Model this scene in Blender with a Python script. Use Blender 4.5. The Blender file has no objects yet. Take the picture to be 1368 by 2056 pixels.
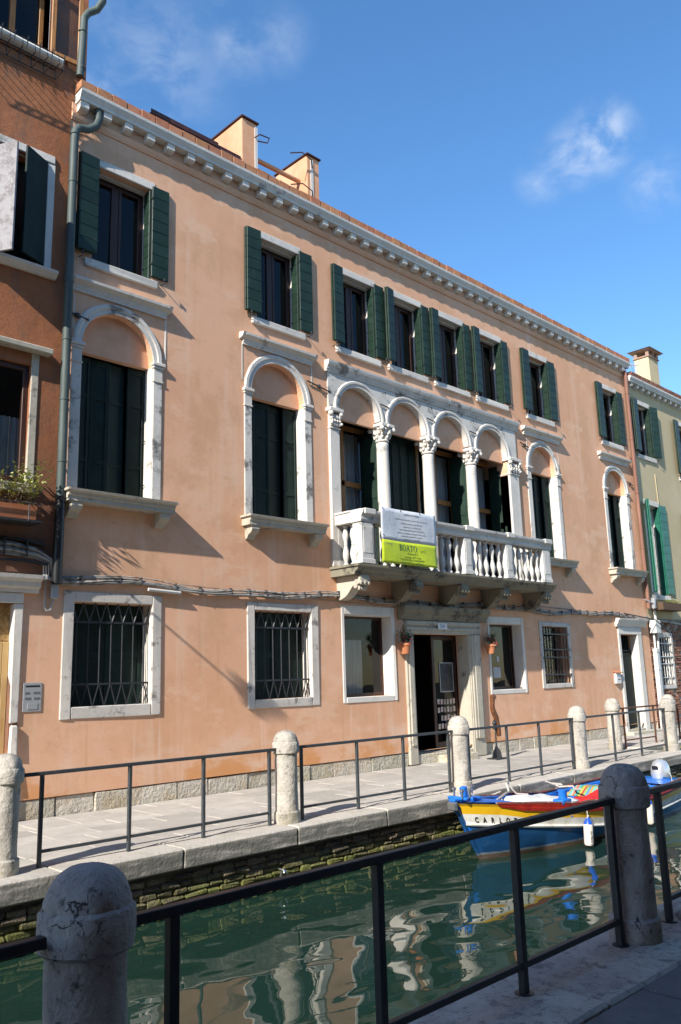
import bpy, bmesh, math, random
from mathutils import Vector, Matrix
random.seed(7)
R = math.radians
sc = bpy.context.scene
COL = sc.collection

# ------------------------------------------------------------------ camera
CAM = Vector((0.0, -10.715, 1.65))
yaw, pitch, roll = R(44.457), R(11.32), R(-1.644)
fwd = Vector((math.sin(yaw)*math.cos(pitch), math.cos(yaw)*math.cos(pitch), math.sin(pitch)))
rt = Vector((math.cos(yaw), -math.sin(yaw), 0.0))
up = rt.cross(fwd)
rt2 = math.cos(roll)*rt + math.sin(roll)*up
up2 = -math.sin(roll)*rt + math.cos(roll)*up
cd = bpy.data.cameras.new('camera')
cam = bpy.data.objects.new('camera', cd); COL.objects.link(cam)
m3 = Matrix((rt2, up2, -fwd)).transposed()
cam.matrix_world = Matrix.Translation(CAM) @ m3.to_4x4()
cd.sensor_fit = 'VERTICAL'; cd.sensor_height = 24.0
cd.lens = 24.0*1661.6/2056.0
cd.clip_start = 0.05; cd.clip_end = 2000
sc.camera = cam
sc.render.resolution_x, sc.render.resolution_y = 681, 1024

# ------------------------------------------------------------------ world, sun
LIGHT = Vector((1.43, 0.385, -1.0)).normalized()      # direction the sunlight travels
tosun = -LIGHT
elev = math.asin(tosun.z); rot = math.atan2(tosun.x, tosun.y)
world = bpy.data.worlds.new('World'); sc.world = world; world.use_nodes = True
wt = world.node_tree; wt.nodes.clear()
def wn(t): return wt.nodes.new(t)
sky = wn('ShaderNodeTexSky'); sky.sky_type = 'NISHITA'; sky.sun_disc = False
sky.sun_elevation = elev; sky.sun_rotation = rot
sky.air_density = 1.0; sky.dust_density = 0.15; sky.ozone_density = 2.6; sky.altitude = 0
tc = wn('ShaderNodeTexCoord')
nz = wn('ShaderNodeTexNoise'); nz.inputs['Scale'].default_value = 1.0; nz.inputs['Detail'].default_value = 8; nz.inputs['Roughness'].default_value = 0.58
nz.inputs['Distortion'].default_value = 0.35
mpn = wn('ShaderNodeMapping'); mpn.inputs['Scale'].default_value = (17, 17, 26); mpn.inputs['Rotation'].default_value = (0, R(25), 0)
wt.links.new(tc.outputs['Generated'], mpn.inputs['Vector']); wt.links.new(mpn.outputs[0], nz.inputs['Vector'])
acc = None
for (d, rad, amt) in (((0.753, 0.357, 0.551), 0.05, 0.75), ((0.745, 0.385, 0.543), 0.045, 0.6), ((0.735, 0.42, 0.531), 0.04, 0.3), ((0.800, 0.325, 0.504), 0.045, 0.3),
                      ((0.40, 0.66, 0.636), 0.11, 0.22), ((0.457, 0.60, 0.657), 0.06, 0.25), ((0.492, 0.572, 0.657), 0.045, 0.2), ((0.36, 0.70, 0.61), 0.08, 0.18),
                      ((-0.5, 0.7, 0.5), 0.3, 0.3), ((0.2, -0.8, 0.55), 0.3, 0.3), ((-0.7, -0.2, 0.68), 0.25, 0.25)):
    dist = wn('ShaderNodeVectorMath'); dist.operation = 'DISTANCE'
    dist.inputs[1].default_value = Vector(d).normalized()
    nrm = wn('ShaderNodeVectorMath'); nrm.operation = 'NORMALIZE'
    wt.links.new(tc.outputs['Generated'], nrm.inputs[0]); wt.links.new(nrm.outputs[0], dist.inputs[0])
    mr = wn('ShaderNodeMapRange'); mr.interpolation_type = 'SMOOTHSTEP'
    mr.inputs['From Min'].default_value = rad; mr.inputs['From Max'].default_value = 0.0
    mr.inputs['To Min'].default_value = 0; mr.inputs['To Max'].default_value = amt
    wt.links.new(dist.outputs['Value'], mr.inputs['Value'])
    if acc is None: acc = mr.outputs[0]
    else:
        ad = wn('ShaderNodeMath'); ad.operation = 'MAXIMUM'
        wt.links.new(acc, ad.inputs[0]); wt.links.new(mr.outputs[0], ad.inputs[1]); acc = ad.outputs[0]
cr = wn('ShaderNodeMapRange'); cr.interpolation_type = 'SMOOTHSTEP'
cr.inputs['From Min'].default_value = 0.36; cr.inputs['From Max'].default_value = 0.72
wt.links.new(nz.outputs['Fac'], cr.inputs['Value'])
mu = wn('ShaderNodeMath'); mu.operation = 'MULTIPLY'
wt.links.new(acc, mu.inputs[0]); wt.links.new(cr.outputs[0], mu.inputs[1])
mx = wn('ShaderNodeMixRGB'); mx.inputs['Color2'].default_value = (5.2, 5.6, 6.2, 1)
hsv = wn('ShaderNodeHueSaturation'); hsv.inputs['Saturation'].default_value = 1.2; hsv.inputs['Value'].default_value = 1.42
wt.links.new(sky.outputs[0], hsv.inputs['Color'])
wt.links.new(mu.outputs[0], mx.inputs['Fac']); wt.links.new(hsv.outputs[0], mx.inputs['Color1'])
bg = wn('ShaderNodeBackground'); bg.inputs['Strength'].default_value = 0.105
wt.links.new(mx.outputs[0], bg.inputs['Color'])
wo = wn('ShaderNodeOutputWorld'); wt.links.new(bg.outputs[0], wo.inputs['Surface'])

sl = bpy.data.lights.new('sun', 'SUN'); sl.energy = 5.0; sl.angle = R(0.53); sl.color = (1.0, 0.945, 0.86)
so = bpy.data.objects.new('sun', sl); COL.objects.link(so)
so.rotation_euler = LIGHT.to_track_quat('-Z', 'Y').to_euler(); so.location = (-20, -20, 40)

sc.view_settings.view_transform = 'Standard'; sc.view_settings.look = 'None'
sc.view_settings.gamma = 1.0; sc.view_settings.use_curve_mapping = False
sc.view_settings.exposure = 0.80
sc.render.engine = 'CYCLES'
sc.cycles.max_bounces = 8; sc.cycles.diffuse_bounces = 4; sc.cycles.glossy_bounces = 4
sc.cycles.transparent_max_bounces = 12
sc.cycles.caustics_reflective = True
try: sc.cycles.use_denoising = True
except Exception: pass

# ------------------------------------------------------------------ mesh helpers
class MB:
    def __init__(s): s.v = []; s.f = []; s.sm = []
    def add(s, vs, fs, smooth=False):
        o = len(s.v); s.v += [tuple(p) for p in vs]
        for f in fs: s.f.append(tuple(i+o for i in f)); s.sm.append(smooth)
        return s
    def quad(s, a, b, c, d): return s.add([a, b, c, d], [(0, 1, 2, 3)])
    def box(s, x0, x1, y0, y1, z0, z1, c=0.0, M=None, jit=0.0):
        if x0 > x1: x0, x1 = x1, x0
        if y0 > y1: y0, y1 = y1, y0
        if z0 > z1: z0, z1 = z1, z0
        lo = (x0, y0, z0); hi = (x1, y1, z1)
        c = min(c, 0.45*min(x1-x0, y1-y0, z1-z0))
        if c <= 0:
            vs = [(hi[0] if i & 1 else lo[0], hi[1] if i & 2 else lo[1], hi[2] if i & 4 else lo[2]) for i in range(8)]
            fs = [(0, 2, 3, 1), (4, 5, 7, 6), (0, 1, 5, 4), (2, 6, 7, 3), (0, 4, 6, 2), (1, 3, 7, 5)]
        else:
            vs = []; idx = {}
            for i in range(8):
                sg = ((i & 1), (i >> 1) & 1, (i >> 2) & 1)
                for k in range(3):
                    p = []
                    for a in range(3):
                        base = hi[a] if sg[a] else lo[a]
                        if a != k: base += -c if sg[a] else c
                        p.append(base)
                    idx[(sg, k)] = len(vs); vs.append(tuple(p))
            fs = []
            for a in range(3):
                b, d = (a+1) % 3, (a+2) % 3
                for sa in (0, 1):
                    q = []
                    for (sb, sd) in ((0, 0), (1, 0), (1, 1), (0, 1)):
                        t = [0, 0, 0]; t[a] = sa; t[b] = sb; t[d] = sd; q.append(idx[(tuple(t), a)])
                    fs.append(tuple(q) if sa else tuple(reversed(q)))
                for sa in (0, 1):
                    for sb in (0, 1):
                        q = []
                        for sd, k in ((0, a), (1, a), (1, b), (0, b)):
                            t = [0, 0, 0]; t[a] = sa; t[b] = sb; t[d] = sd; q.append(idx[(tuple(t), k)])
                        fs.append(tuple(q))
            for i in range(8):
                sg = ((i & 1), (i >> 1) & 1, (i >> 2) & 1)
                fs.append((idx[(sg, 0)], idx[(sg, 1)], idx[(sg, 2)]))
        if jit:
            off = {}
            out = []
            for p in vs:
                k = (p[0] > (x0+x1)/2, p[1] > (y0+y1)/2, p[2] > (z0+z1)/2)
                if k not in off: off[k] = [random.uniform(-jit, jit) for _ in range(3)]
                out.append(tuple(p[i]+off[k][i] for i in range(3)))
            vs = out
        if M is not None: vs = [tuple(M @ Vector(p)) for p in vs]
        return s.add(vs, fs)
    def prism(s, poly, axis, a0, a1, M=None, smooth=False):
        n = len(poly)
        def mk(p, a):
            if axis == 0: return (a, p[0], p[1])
            if axis == 1: return (p[0], a, p[1])
            return (p[0], p[1], a)
        vs = [mk(p, a0) for p in poly]+[mk(p, a1) for p in poly]
        if M is not None: vs = [tuple(M @ Vector(p)) for p in vs]
        fs = [tuple(range(n)), tuple(range(2*n-1, n-1, -1))]
        for i in range(n):
            j = (i+1) % n; fs.append((i, i+n, j+n, j))
        s.add(vs, fs); return s
    def lathe(s, prof, c=(0, 0, 0), seg=24, M=None, jit=0.0, smooth=True):
        vs = []; n = len(prof)
        for i, (r, z) in enumerate(prof):
            for k in range(seg):
                a = 2*math.pi*k/seg
                rr = r*(1+random.uniform(-jit, jit)) if jit else r
                vs.append((c[0]+rr*math.cos(a), c[1]+rr*math.sin(a), c[2]+z))
        fs = []
        for i in range(n-1):
            for k in range(seg):
                k2 = (k+1) % seg
                fs.append((i*seg+k, i*seg+k2, (i+1)*seg+k2, (i+1)*seg+k))
        fs.append(tuple(reversed(range(seg)))); fs.append(tuple((n-1)*seg+k for k in range(seg)))
        if M is not None: vs = [tuple(M @ Vector(p)) for p in vs]
        return s.add(vs, fs, smooth)
    def tube(s, pts, r, seg=8, smooth=True):
        pts = [Vector(p) for p in pts]; n = len(pts); vs = []
        rs = r if isinstance(r, (list, tuple)) else [r]*n
        t0 = (pts[1]-pts[0]).normalized()
        ref = Vector((0, 0, 1)) if abs(t0.z) < 0.9 else Vector((0, 1, 0))
        u = t0.cross(ref).normalized()
        for i, p in enumerate(pts):
            t = ((pts[min(i+1, n-1)]-pts[max(i-1, 0)])).normalized()
            u = (u - t*u.dot(t)).normalized(); w = t.cross(u)
            for k in range(seg):
                a = 2*math.pi*k/seg
                vs.append(tuple(p + rs[i]*(math.cos(a)*u+math.sin(a)*w)))
        fs = []
        for i in range(n-1):
            for k in range(seg):
                k2 = (k+1) % seg; fs.append((i*seg+k, i*seg+k2, (i+1)*seg+k2, (i+1)*seg+k))
        fs.append(tuple(reversed(range(seg)))); fs.append(tuple((n-1)*seg+k for k in range(seg)))
        return s.add(vs, fs, smooth)
    def bar(s, a, b, w, h=None, c=0.003):
        """square bar from a to b"""
        h = h or w
        a = Vector(a); b = Vector(b); t = (b-a); L = t.length; t.normalize()
        ref = Vector((0, 0, 1)) if abs(t.z) < 0.95 else Vector((0, 1, 0))
        u = ref.cross(t).normalized(); v = t.cross(u)
        M = Matrix((u, v, t)).transposed().to_4x4(); M.translation = a
        return s.box(-w/2, w/2, -h/2, h/2, 0, L, c, M)
    def grid(s, pts, smooth=True):
        """pts[i][j]"""
        n = len(pts); m = len(pts[0]); vs = [p for r in pts for p in r]
        fs = [(i*m+j, i*m+j+1, (i+1)*m+j+1, (i+1)*m+j) for i in range(n-1) for j in range(m-1)]
        return s.add(vs, fs, smooth)
    def sphere(s, c, r, seg=12, rings=8, sx=1, sy=1, sz=1):
        prof = [(max(1e-4, math.sin(math.pi*i/rings))*r, -math.cos(math.pi*i/rings)*r) for i in range(rings+1)]
        M = Matrix.Translation(c) @ Matrix.Diagonal((sx, sy, sz, 1))
        return s.lathe(prof, seg=seg, M=M)
    def mesh(s, name, recalc=True):
        me = bpy.data.meshes.new(name)
        me.from_pydata(s.v, [], s.f); me.validate()
        if len(me.polygons) == len(s.sm): me.polygons.foreach_set('use_smooth', s.sm)
        if recalc:
            bm = bmesh.new(); bm.from_mesh(me)
            bmesh.ops.recalc_face_normals(bm, faces=bm.faces)
            bm.to_mesh(me); bm.free()
        if any(s.sm): me.set_sharp_from_angle(angle=R(38))
        me.update(); return me

def obj(name, mb, mat, parent=None, recalc=True, label=None, smooth_angle=None):
    me = mb.mesh(name, recalc) if isinstance(mb, MB) else mb
    if mat is not None and not me.materials: me.materials.append(mat)
    o = bpy.data.objects.new(name, me); COL.objects.link(o)
    if parent is not None:
        o.parent = parent; o.matrix_parent_inverse = Matrix.Translation(-ploc(parent))
    if label: o['label'] = label
    return o
def ploc(p):
    # where the parent stands in the world: things stand at their base, their parts carry world coordinates
    return Vector(p.location) if p.parent is None else Vector((0, 0, 0))
def thing(name, label, cat, loc=(0, 0, 0), group=None):
    o = bpy.data.objects.new(name, None); COL.objects.link(o); o.location = loc
    o.empty_display_size = 0.2
    o['label'] = label; o['category'] = cat
    if group: o['group'] = group
    return o
def tag(o, label, cat, group=None):
    o['label'] = label; o['category'] = cat
    if group: o['group'] = group
    return o
def struct(name, mb, mat, recalc=True):
    o = obj(name, mb, mat, None, recalc); o['kind'] = 'structure'; return o
def link_copy(o, parent, loc=None):
    c = o.copy(); COL.objects.link(c); c.parent = parent
    if loc is not None: c.location = loc
    return c

def textmesh(name, body, size, mat, extrude=0.002, align='CENTER', shear=0.0, sx=1.0, bold=0.0):
    cu = bpy.data.curves.new(name, 'FONT'); cu.body = body; cu.size = size; cu.extrude = extrude
    cu.align_x = align; cu.shear = shear; cu.offset = bold; cu.resolution_u = 3
    o = bpy.data.objects.new(name, cu); COL.objects.link(o)
    dg = bpy.context.evaluated_depsgraph_get()
    me = bpy.data.meshes.new_from_object(o.evaluated_get(dg))
    bpy.data.objects.remove(o); bpy.data.curves.remove(cu)
    if sx != 1.0:
        for v in me.vertices: v.co.x *= sx
    me.materials.clear(); me.materials.append(mat); me.name = name
    return me

# ------------------------------------------------------------------ materials
def mat(name, base, layers=(), rough=0.8, bump=None, metal=0.0, rnd=0.0, rndhue=0.0, spec=0.4, coord='world', rough_var=0.0, bumps=()):
    m = bpy.data.materials.new(name); m.use_nodes = True
    t = m.node_tree; n = t.nodes; L = t.links
    bs = n['Principled BSDF']
    bs.inputs['Roughness'].default_value = rough; bs.inputs['Metallic'].default_value = metal
    bs.inputs['Specular IOR Level'].default_value = spec
    if coord == 'world':
        g = n.new('ShaderNodeNewGeometry'); vec = g.outputs['Position']
    else:
        g = n.new('ShaderNodeTexCoord'); vec = g.outputs['Object']
    def noise(s, d=4, r=0.55, dist=0.0, kind='noise'):
        mp = n.new('ShaderNodeMapping'); L.new(vec, mp.inputs['Vector'])
        if isinstance(s, (tuple, list)): mp.inputs['Scale'].default_value = s; ss = 1.0
        else: ss = s
        mp.inputs['Location'].default_value = (random.uniform(-20, 20), random.uniform(-20, 20), random.uniform(-20, 20))
        if kind == 'noise':
            q = n.new('ShaderNodeTexNoise'); q.inputs['Scale'].default_value = ss; q.inputs['Detail'].default_value = d
            q.inputs['Roughness'].default_value = r; q.inputs['Distortion'].default_value = dist
            L.new(mp.outputs[0], q.inputs['Vector']); return q.outputs['Fac']
        if kind == 'vor':
            q = n.new('ShaderNodeTexVoronoi'); q.feature = 'DISTANCE_TO_EDGE'; q.inputs['Scale'].default_value = ss
            q.inputs['Randomness'].default_value = 1.0
            # warp
            w = n.new('ShaderNodeTexNoise'); w.inputs['Scale'].default_value = ss*2.2 if ss != 1.0 else 4; w.inputs['Detail'].default_value = 3
            L.new(mp.outputs[0], w.inputs['Vector'])
            mxv = n.new('ShaderNodeMixRGB'); mxv.blend_type = 'ADD'; mxv.inputs['Fac'].default_value = 0.35/ss if ss != 1 else 0.1
            L.new(mp.outputs[0], mxv.inputs['Color1']); L.new(w.outputs['Color'], mxv.inputs['Color2'])
            L.new(mxv.outputs[0], q.inputs['Vector']); return q.outputs['Distance']
        if kind == 'vein':
            q = n.new('ShaderNodeTexNoise'); q.inputs['Scale'].default_value = ss; q.inputs['Detail'].default_value = 5; q.inputs['Roughness'].default_value = 0.55; q.inputs['Distortion'].default_value = 1.2
            L.new(mp.outputs[0], q.inputs['Vector'])
            w = n.new('ShaderNodeTexNoise'); w.inputs['Scale'].default_value = ss*0.7; w.inputs['Detail'].default_value = 2
            L.new(mp.outputs[0], w.inputs['Vector'])
            a1 = n.new('ShaderNodeMath'); a1.operation = 'SUBTRACT'; a1.inputs[1].default_value = 0.5; L.new(q.outputs['Fac'], a1.inputs[0])
            a2 = n.new('ShaderNodeMath'); a2.operation = 'ABSOLUTE'; L.new(a1.outputs[0], a2.inputs[0])
            a3 = n.new('ShaderNodeMapRange'); a3.inputs['From Min'].default_value = 0.40; a3.inputs['From Max'].default_value = 0.56; a3.inputs['To Min'].default_value = 0.12; a3.inputs['To Max'].default_value = 0.0; L.new(w.outputs['Fac'], a3.inputs['Value'])
            a4 = n.new('ShaderNodeMath'); a4.operation = 'ADD'; L.new(a2.outputs[0], a4.inputs[0]); L.new(a3.outputs[0], a4.inputs[1]); return a4.outputs[0]
        if kind == 'wave':
            q = n.new('ShaderNodeTexWave'); q.inputs['Scale'].default_value = ss; q.inputs['Distortion'].default_value = dist
            q.inputs['Detail'].default_value = d; L.new(mp.outputs[0], q.inputs['Vector']); return q.outputs['Fac']
    cur = None
    for ly in layers:
        fac = noise(ly.get('s', 2), ly.get('d', 5), ly.get('r', 0.6), ly.get('dist', 0.0), ly.get('k', 'noise'))
        mr = n.new('ShaderNodeMapRange'); mr.interpolation_type = 'SMOOTHSTEP'
        mr.inputs['From Min'].default_value = ly.get('a', 0.4); mr.inputs['From Max'].default_value = ly.get('b', 0.65)
        mr.inputs['To Max'].default_value = ly.get('f', 1.0)
        L.new(fac, mr.inputs['Value'])
        out = mr.outputs[0]
        if 'z' in ly:     # restrict to a height range z0 (full) .. z1 (none)
            sp = n.new('ShaderNodeSeparateXYZ'); L.new(vec, sp.inputs[0])
            zr = n.new('ShaderNodeMapRange'); zr.interpolation_type = 'SMOOTHSTEP'
            zr.inputs['From Min'].default_value = ly['z'][0]; zr.inputs['From Max'].default_value = ly['z'][1]
            zr.inputs['To Min'].default_value = 1; zr.inputs['To Max'].default_value = 0
            L.new(sp.outputs['Z'], zr.inputs['Value'])
            mm = n.new('ShaderNodeMath'); mm.operation = 'MULTIPLY'; L.new(out, mm.inputs[0]); L.new(zr.outputs[0], mm.inputs[1]); out = mm.outputs[0]
        mixn = n.new('ShaderNodeMixRGB'); L.new(out, mixn.inputs['Fac'])
        if cur is None: mixn.inputs['Color1'].default_value = (*base, 1)
        else: L.new(cur, mixn.inputs['Color1'])
        mixn.inputs['Color2'].default_value = (*ly['c'], 1)
        cur = mixn.outputs[0]
    if rnd or rndhue:
        oi = n.new('ShaderNodeObjectInfo')
        hs = n.new('ShaderNodeHueSaturation')
        mr = n.new('ShaderNodeMapRange'); mr.inputs['To Min'].default_value = 1-rnd; mr.inputs['To Max'].default_value = 1+rnd
        L.new(oi.outputs['Random'], mr.inputs['Value']); L.new(mr.outputs[0], hs.inputs['Value'])
        if rndhue:
            mh = n.new('ShaderNodeMath'); mh.operation = 'MULTIPLY'; mh.inputs[1].default_value = 7.31; L.new(oi.outputs['Random'], mh.inputs[0])
            fr = n.new('ShaderNodeMath'); fr.operation = 'FRACT'; L.new(mh.outputs[0], fr.inputs[0])
            m2 = n.new('ShaderNodeMapRange'); m2.inputs['To Min'].default_value = 0.5-rndhue; m2.inputs['To Max'].default_value = 0.5+rndhue
            L.new(fr.outputs[0], m2.inputs['Value']); L.new(m2.outputs[0], hs.inputs['Hue'])
        if cur is None: hs.inputs['Color'].default_value = (*base, 1)
        else: L.new(cur, hs.inputs['Color'])
        cur = hs.outputs[0]
    if cur is None: bs.inputs['Base Color'].default_value = (*base, 1)
    else: L.new(cur, bs.inputs['Base Color'])
    if rough_var:
        f = noise(6, 4)
        mr = n.new('ShaderNodeMapRange'); mr.inputs['To Min'].default_value = max(0.02, rough-rough_var); mr.inputs['To Max'].default_value = min(1, rough+rough_var)
        L.new(f, mr.inputs['Value']); L.new(mr.outputs[0], bs.inputs['Roughness'])
    bl = ([bump] if bump else [])+list(bumps)
    prev = None
    for b in bl:
        f = noise(b[0], b[3] if len(b) > 3 else 5, 0.6, 0.0, b[4] if len(b) > 4 else 'noise')
        bn = n.new('ShaderNodeBump'); bn.inputs['Strength'].default_value = b[1]; bn.inputs['Distance'].default_value = b[2]
        L.new(f, bn.inputs['Height'])
        if prev: L.new(prev, bn.inputs['Normal'])
        prev = bn.outputs[0]
    if prev: L.new(prev, bs.inputs['Normal'])
    return m

PL = dict
M_plaster = mat('pink_plaster', (0.65, 0.355, 0.215), [
    PL(s=0.45, c=(0.695, 0.405, 0.26), a=0.40, b=0.60, d=7), PL(s=1.3, c=(0.57, 0.325, 0.19), a=0.46, b=0.64, f=0.75, d=8, r=0.65),
    PL(s=(0.7, 0.7, 1.6), c=(0.70, 0.455, 0.31), a=0.54, b=0.62, f=0.6, d=8, r=0.7), PL(s=(3.0, 3.0, 0.2), c=(0.71, 0.50, 0.365), a=0.52, b=0.74, f=0.7, d=7),
    PL(s=(6, 6, 0.4), c=(0.53, 0.29, 0.155), a=0.56, b=0.76, f=0.5, d=6), PL(s=4.5, c=(0.56, 0.31, 0.175), a=0.52, b=0.72, f=0.5, d=9, r=0.7),
    PL(s=28, c=(0.56, 0.33, 0.20), a=0.5, b=0.75, f=0.3), PL(s=(0.8, 0.8, 1.4), c=(0.60, 0.27, 0.10), a=0.50, b=0.57, f=0.8, z=(0.3, 0.8), d=7),
    PL(s=(11, 11, .3), c=(0.72, 0.54, 0.42), a=0.60, b=0.72, f=0.5, z=(0.9, 1.4)), PL(s=1.1, c=(0.40, 0.2, 0.11), a=0.0025, b=0.0005, f=0.45, k='vein'),
    PL(s=(1.2, 1.2, 2.5), c=(0.70, 0.52, 0.40), a=0.5, b=0.66, f=0.55, z=(0.5, 1.3), d=8)],
    rough=0.9, spec=0.15, bumps=((60, 0.12, 0.006, 6), (5, 0.16, 0.014, 5)))
M_brown = mat('brown_plaster', (0.32, 0.125, 0.058), [
    PL(s=0.9, c=(0.38, 0.155, 0.075), a=0.4, b=0.65), PL(s=(2.2, 2.2, 0.5), c=(0.12, 0.065, 0.045), a=0.52, b=0.7, f=0.7, d=7),
    PL(s=(4, 4, 0.35), c=(0.33, 0.2, 0.14), a=0.62, b=0.76, f=0.5, d=6), PL(s=40, c=(0.17, 0.075, 0.045), a=0.45, b=0.7, f=0.5), PL(s=(1.6, 1.6, .8), c=(0.15, 0.105, 0.085), a=0.5, b=0.64, f=0.6, d=8, r=0.7), PL(s=(1.2, 1.2, 1.2), c=(0.09, 0.07, 0.06), a=0.3, b=0.6, f=0.6, z=(3.9, 7.2), d=8)],
    rough=0.95, spec=0.1, bumps=((75, 0.5, 0.012, 6), (8, 0.4, 0.02, 5)))
M_yellow = mat('yellow_plaster', (0.46, 0.38, 0.235), [
    PL(s=0.8, c=(0.50, 0.42, 0.27), a=0.4, b=0.65), PL(s=(2.5, 2.5, 0.4), c=(0.30, 0.26, 0.18), a=0.58, b=0.76, f=0.6, d=6)], rough=0.92, spec=0.12,
    bumps=((50, 0.15, 0.006, 5),))
def stone(name, base, dirt=0.5, rnd=0.0, rough=0.75, ds=3.0):
    return mat(name, base, [PL(s=1.6, c=tuple(x*0.82 for x in base), a=0.4, b=0.65, f=0.7), PL(s=14, c=tuple(x*0.88 for x in base), a=0.45, b=0.7, f=0.7),
        PL(s=ds, c=(0.055, 0.05, 0.045), a=0.63-0.14*dirt, b=0.71-0.10*dirt, f=min(1.0, 0.35+dirt*0.6), d=9, r=0.7), PL(s=(7, 7, 1.2), c=tuple(x*0.6 for x in base), a=0.55, b=0.75, f=0.35+0.3*dirt, d=6)],
        rough=rough, spec=0.3, rnd=rnd, bumps=((38, 0.35, 0.008, 6), (7, 0.3, 0.012, 4)))
M_white = stone('istrian_stone', (0.62, 0.58, 0.52), 0.32)
M_frame = stone('weathered_frame_stone', (0.54, 0.50, 0.45), 0.6, ds=5)
M_arch = stone('weathered_istrian_stone', (0.60, 0.57, 0.52), 0.75, ds=2.2)
M_balc = stone('balcony_stone', (0.57, 0.55, 0.51), 0.4, ds=4)
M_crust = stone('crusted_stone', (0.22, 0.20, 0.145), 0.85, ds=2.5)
M_cons = stone('console_stone', (0.45, 0.41, 0.33), 0.5)
M_plinth = mat('plinth_stone', (0.52, 0.48, 0.40), [PL(s=3, c=(0.45, 0.38, 0.27), a=0.4, b=0.65), PL(s=16, c=(0.36, 0.33, 0.27), a=0.5, b=0.72, f=0.6),
    PL(s=5, c=(0.2, 0.18, 0.14), a=0.62, b=0.75, f=0.6)], rough=0.9, rnd=0.16, rndhue=0.012, spec=0.2, bumps=((22, 1.0, 0.05, 7), (6, 0.9, 0.05, 5)))
M_paint = mat('white_reveal_paint', (0.66, 0.63, 0.58), [PL(s=3, c=(0.58, 0.55, 0.5), a=0.4, b=0.7)], rough=0.8, spec=0.2, bump=(40, 0.15, 0.004))
M_green = mat('green_shutter_paint', (0.0075, 0.023, 0.0135), [PL(s=3, c=(0.012, 0.031, 0.019), a=0.4, b=0.65), PL(s=(14, 14, 2), c=(0.03, 0.055, 0.042), a=0.62, b=0.75, f=0.5)],
    rough=0.48, spec=0.35, rnd=0.15, rough_var=0.12, bump=(60, 0.06, 0.003))
M_dkgreen = mat('old_green_paint', (0.007, 0.019, 0.016), [PL(s=5, c=(0.011, 0.026, 0.022), a=0.4, b=0.65)], rough=0.6, spec=0.2, rnd=0.3, bump=(40, 0.08, 0.003))
M_teal = mat('bright_green_paint', (0.012, 0.10, 0.065), [PL(s=7, c=(0.018, 0.125, 0.085), a=0.4, b=0.65)], rough=0.4, rnd=0.1)
M_wood = mat('dark_brown_wood', (0.055, 0.022, 0.013), [PL(s=(30, 30, 2), c=(0.03, 0.012, 0.008), a=0.4, b=0.7)], rough=0.45)
M_oak = mat('golden_wood', (0.33, 0.15, 0.042), [PL(s=(40, 40, 3), c=(0.2, 0.08, 0.02), a=0.42, b=0.7, d=6), PL(s=9, c=(0.42, 0.22, 0.08), a=0.55, b=0.75, f=0.5)], rough=0.5)
M_ply = mat('plywood_board', (0.58, 0.38, 0.16), [PL(s=(25, 25, 1.5), c=(0.48, 0.29, 0.1), a=0.42, b=0.7), PL(s=5, c=(0.62, 0.44, 0.22), a=0.5, b=0.75, f=0.6)], rough=0.7, rnd=0.06)
M_osb = mat('chipboard', (0.42, 0.25, 0.09), [PL(s=(22, 22, 60), c=(0.22, 0.12, 0.04), a=0.46, b=0.6, d=2), PL(s=(60, 60, 20), c=(0.58, 0.4, 0.18), a=0.55, b=0.68, d=2)], rough=0.8)
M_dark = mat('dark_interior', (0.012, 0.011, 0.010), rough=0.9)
M_curtain = mat('white_curtain', (0.55, 0.55, 0.55), [PL(s=(40, 40, 1), c=(0.35, 0.36, 0.37), a=0.4, b=0.65)], rough=0.9)
M_grey = mat('grey_metal', (0.36, 0.37, 0.38), rough=0.45, metal=0.3)
M_iron = mat('wrought_iron', (0.028, 0.03, 0.034), [PL(s=20, c=(0.05, 0.05, 0.055), a=0.5, b=0.7)], rough=0.5, metal=0.3, spec=0.5)
M_rail = mat('black_rail_paint', (0.018, 0.019, 0.022), [PL(s=18, c=(0.035, 0.033, 0.033), a=0.45, b=0.7, f=0.8), PL(s=7, c=(0.06, 0.035, 0.022), a=0.66, b=0.76, f=0.6)], rough=0.42, spec=0.5, rough_var=0.12, bump=(70, 0.15, 0.003))
M_frail = mat('grey_rail_paint', (0.040, 0.047, 0.052), [PL(s=14, c=(0.06, 0.065, 0.068), a=0.45, b=0.7, f=0.8), PL(s=8, c=(0.11, 0.055, 0.03), a=0.6, b=0.72, f=0.8)], rough=0.5, spec=0.45, bump=(70, 0.15, 0.003))
M_rust = mat('rusty_rail_iron', (0.10, 0.042, 0.025), [PL(s=12, c=(0.05, 0.03, 0.025), a=0.45, b=0.7)], rough=0.85, bump=(60, 0.3, 0.004))
M_pipe = mat('grey_green_downpipe', (0.05, 0.068, 0.062), [PL(s=(8, 8, 1.2), c=(0.075, 0.095, 0.088), a=0.45, b=0.7), PL(s=20, c=(0.045, 0.06, 0.056), a=0.55, b=0.75, f=0.6)], rough=0.6)
M_copper = mat('brown_downpipe', (0.20, 0.09, 0.06), [PL(s=(8, 8, 1.2), c=(0.26, 0.13, 0.09), a=0.45, b=0.7)], rough=0.6)
M_black = mat('black_coating', (0.012, 0.013, 0.014), [PL(s=9, c=(0.16, 0.17, 0.17), a=0.66, b=0.72, f=0.8)], rough=0.4)
M_cable = mat('grey_cable', (0.30, 0.285, 0.26), [PL(s=6, c=(0.09, 0.085, 0.08), a=0.45, b=0.65), PL(s=9, c=(0.34, 0.33, 0.3), a=0.6, b=0.75)], rough=0.6, rnd=0.3)
M_conduit = mat('pale_conduit', (0.55, 0.54, 0.51), rough=0.5)
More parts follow.
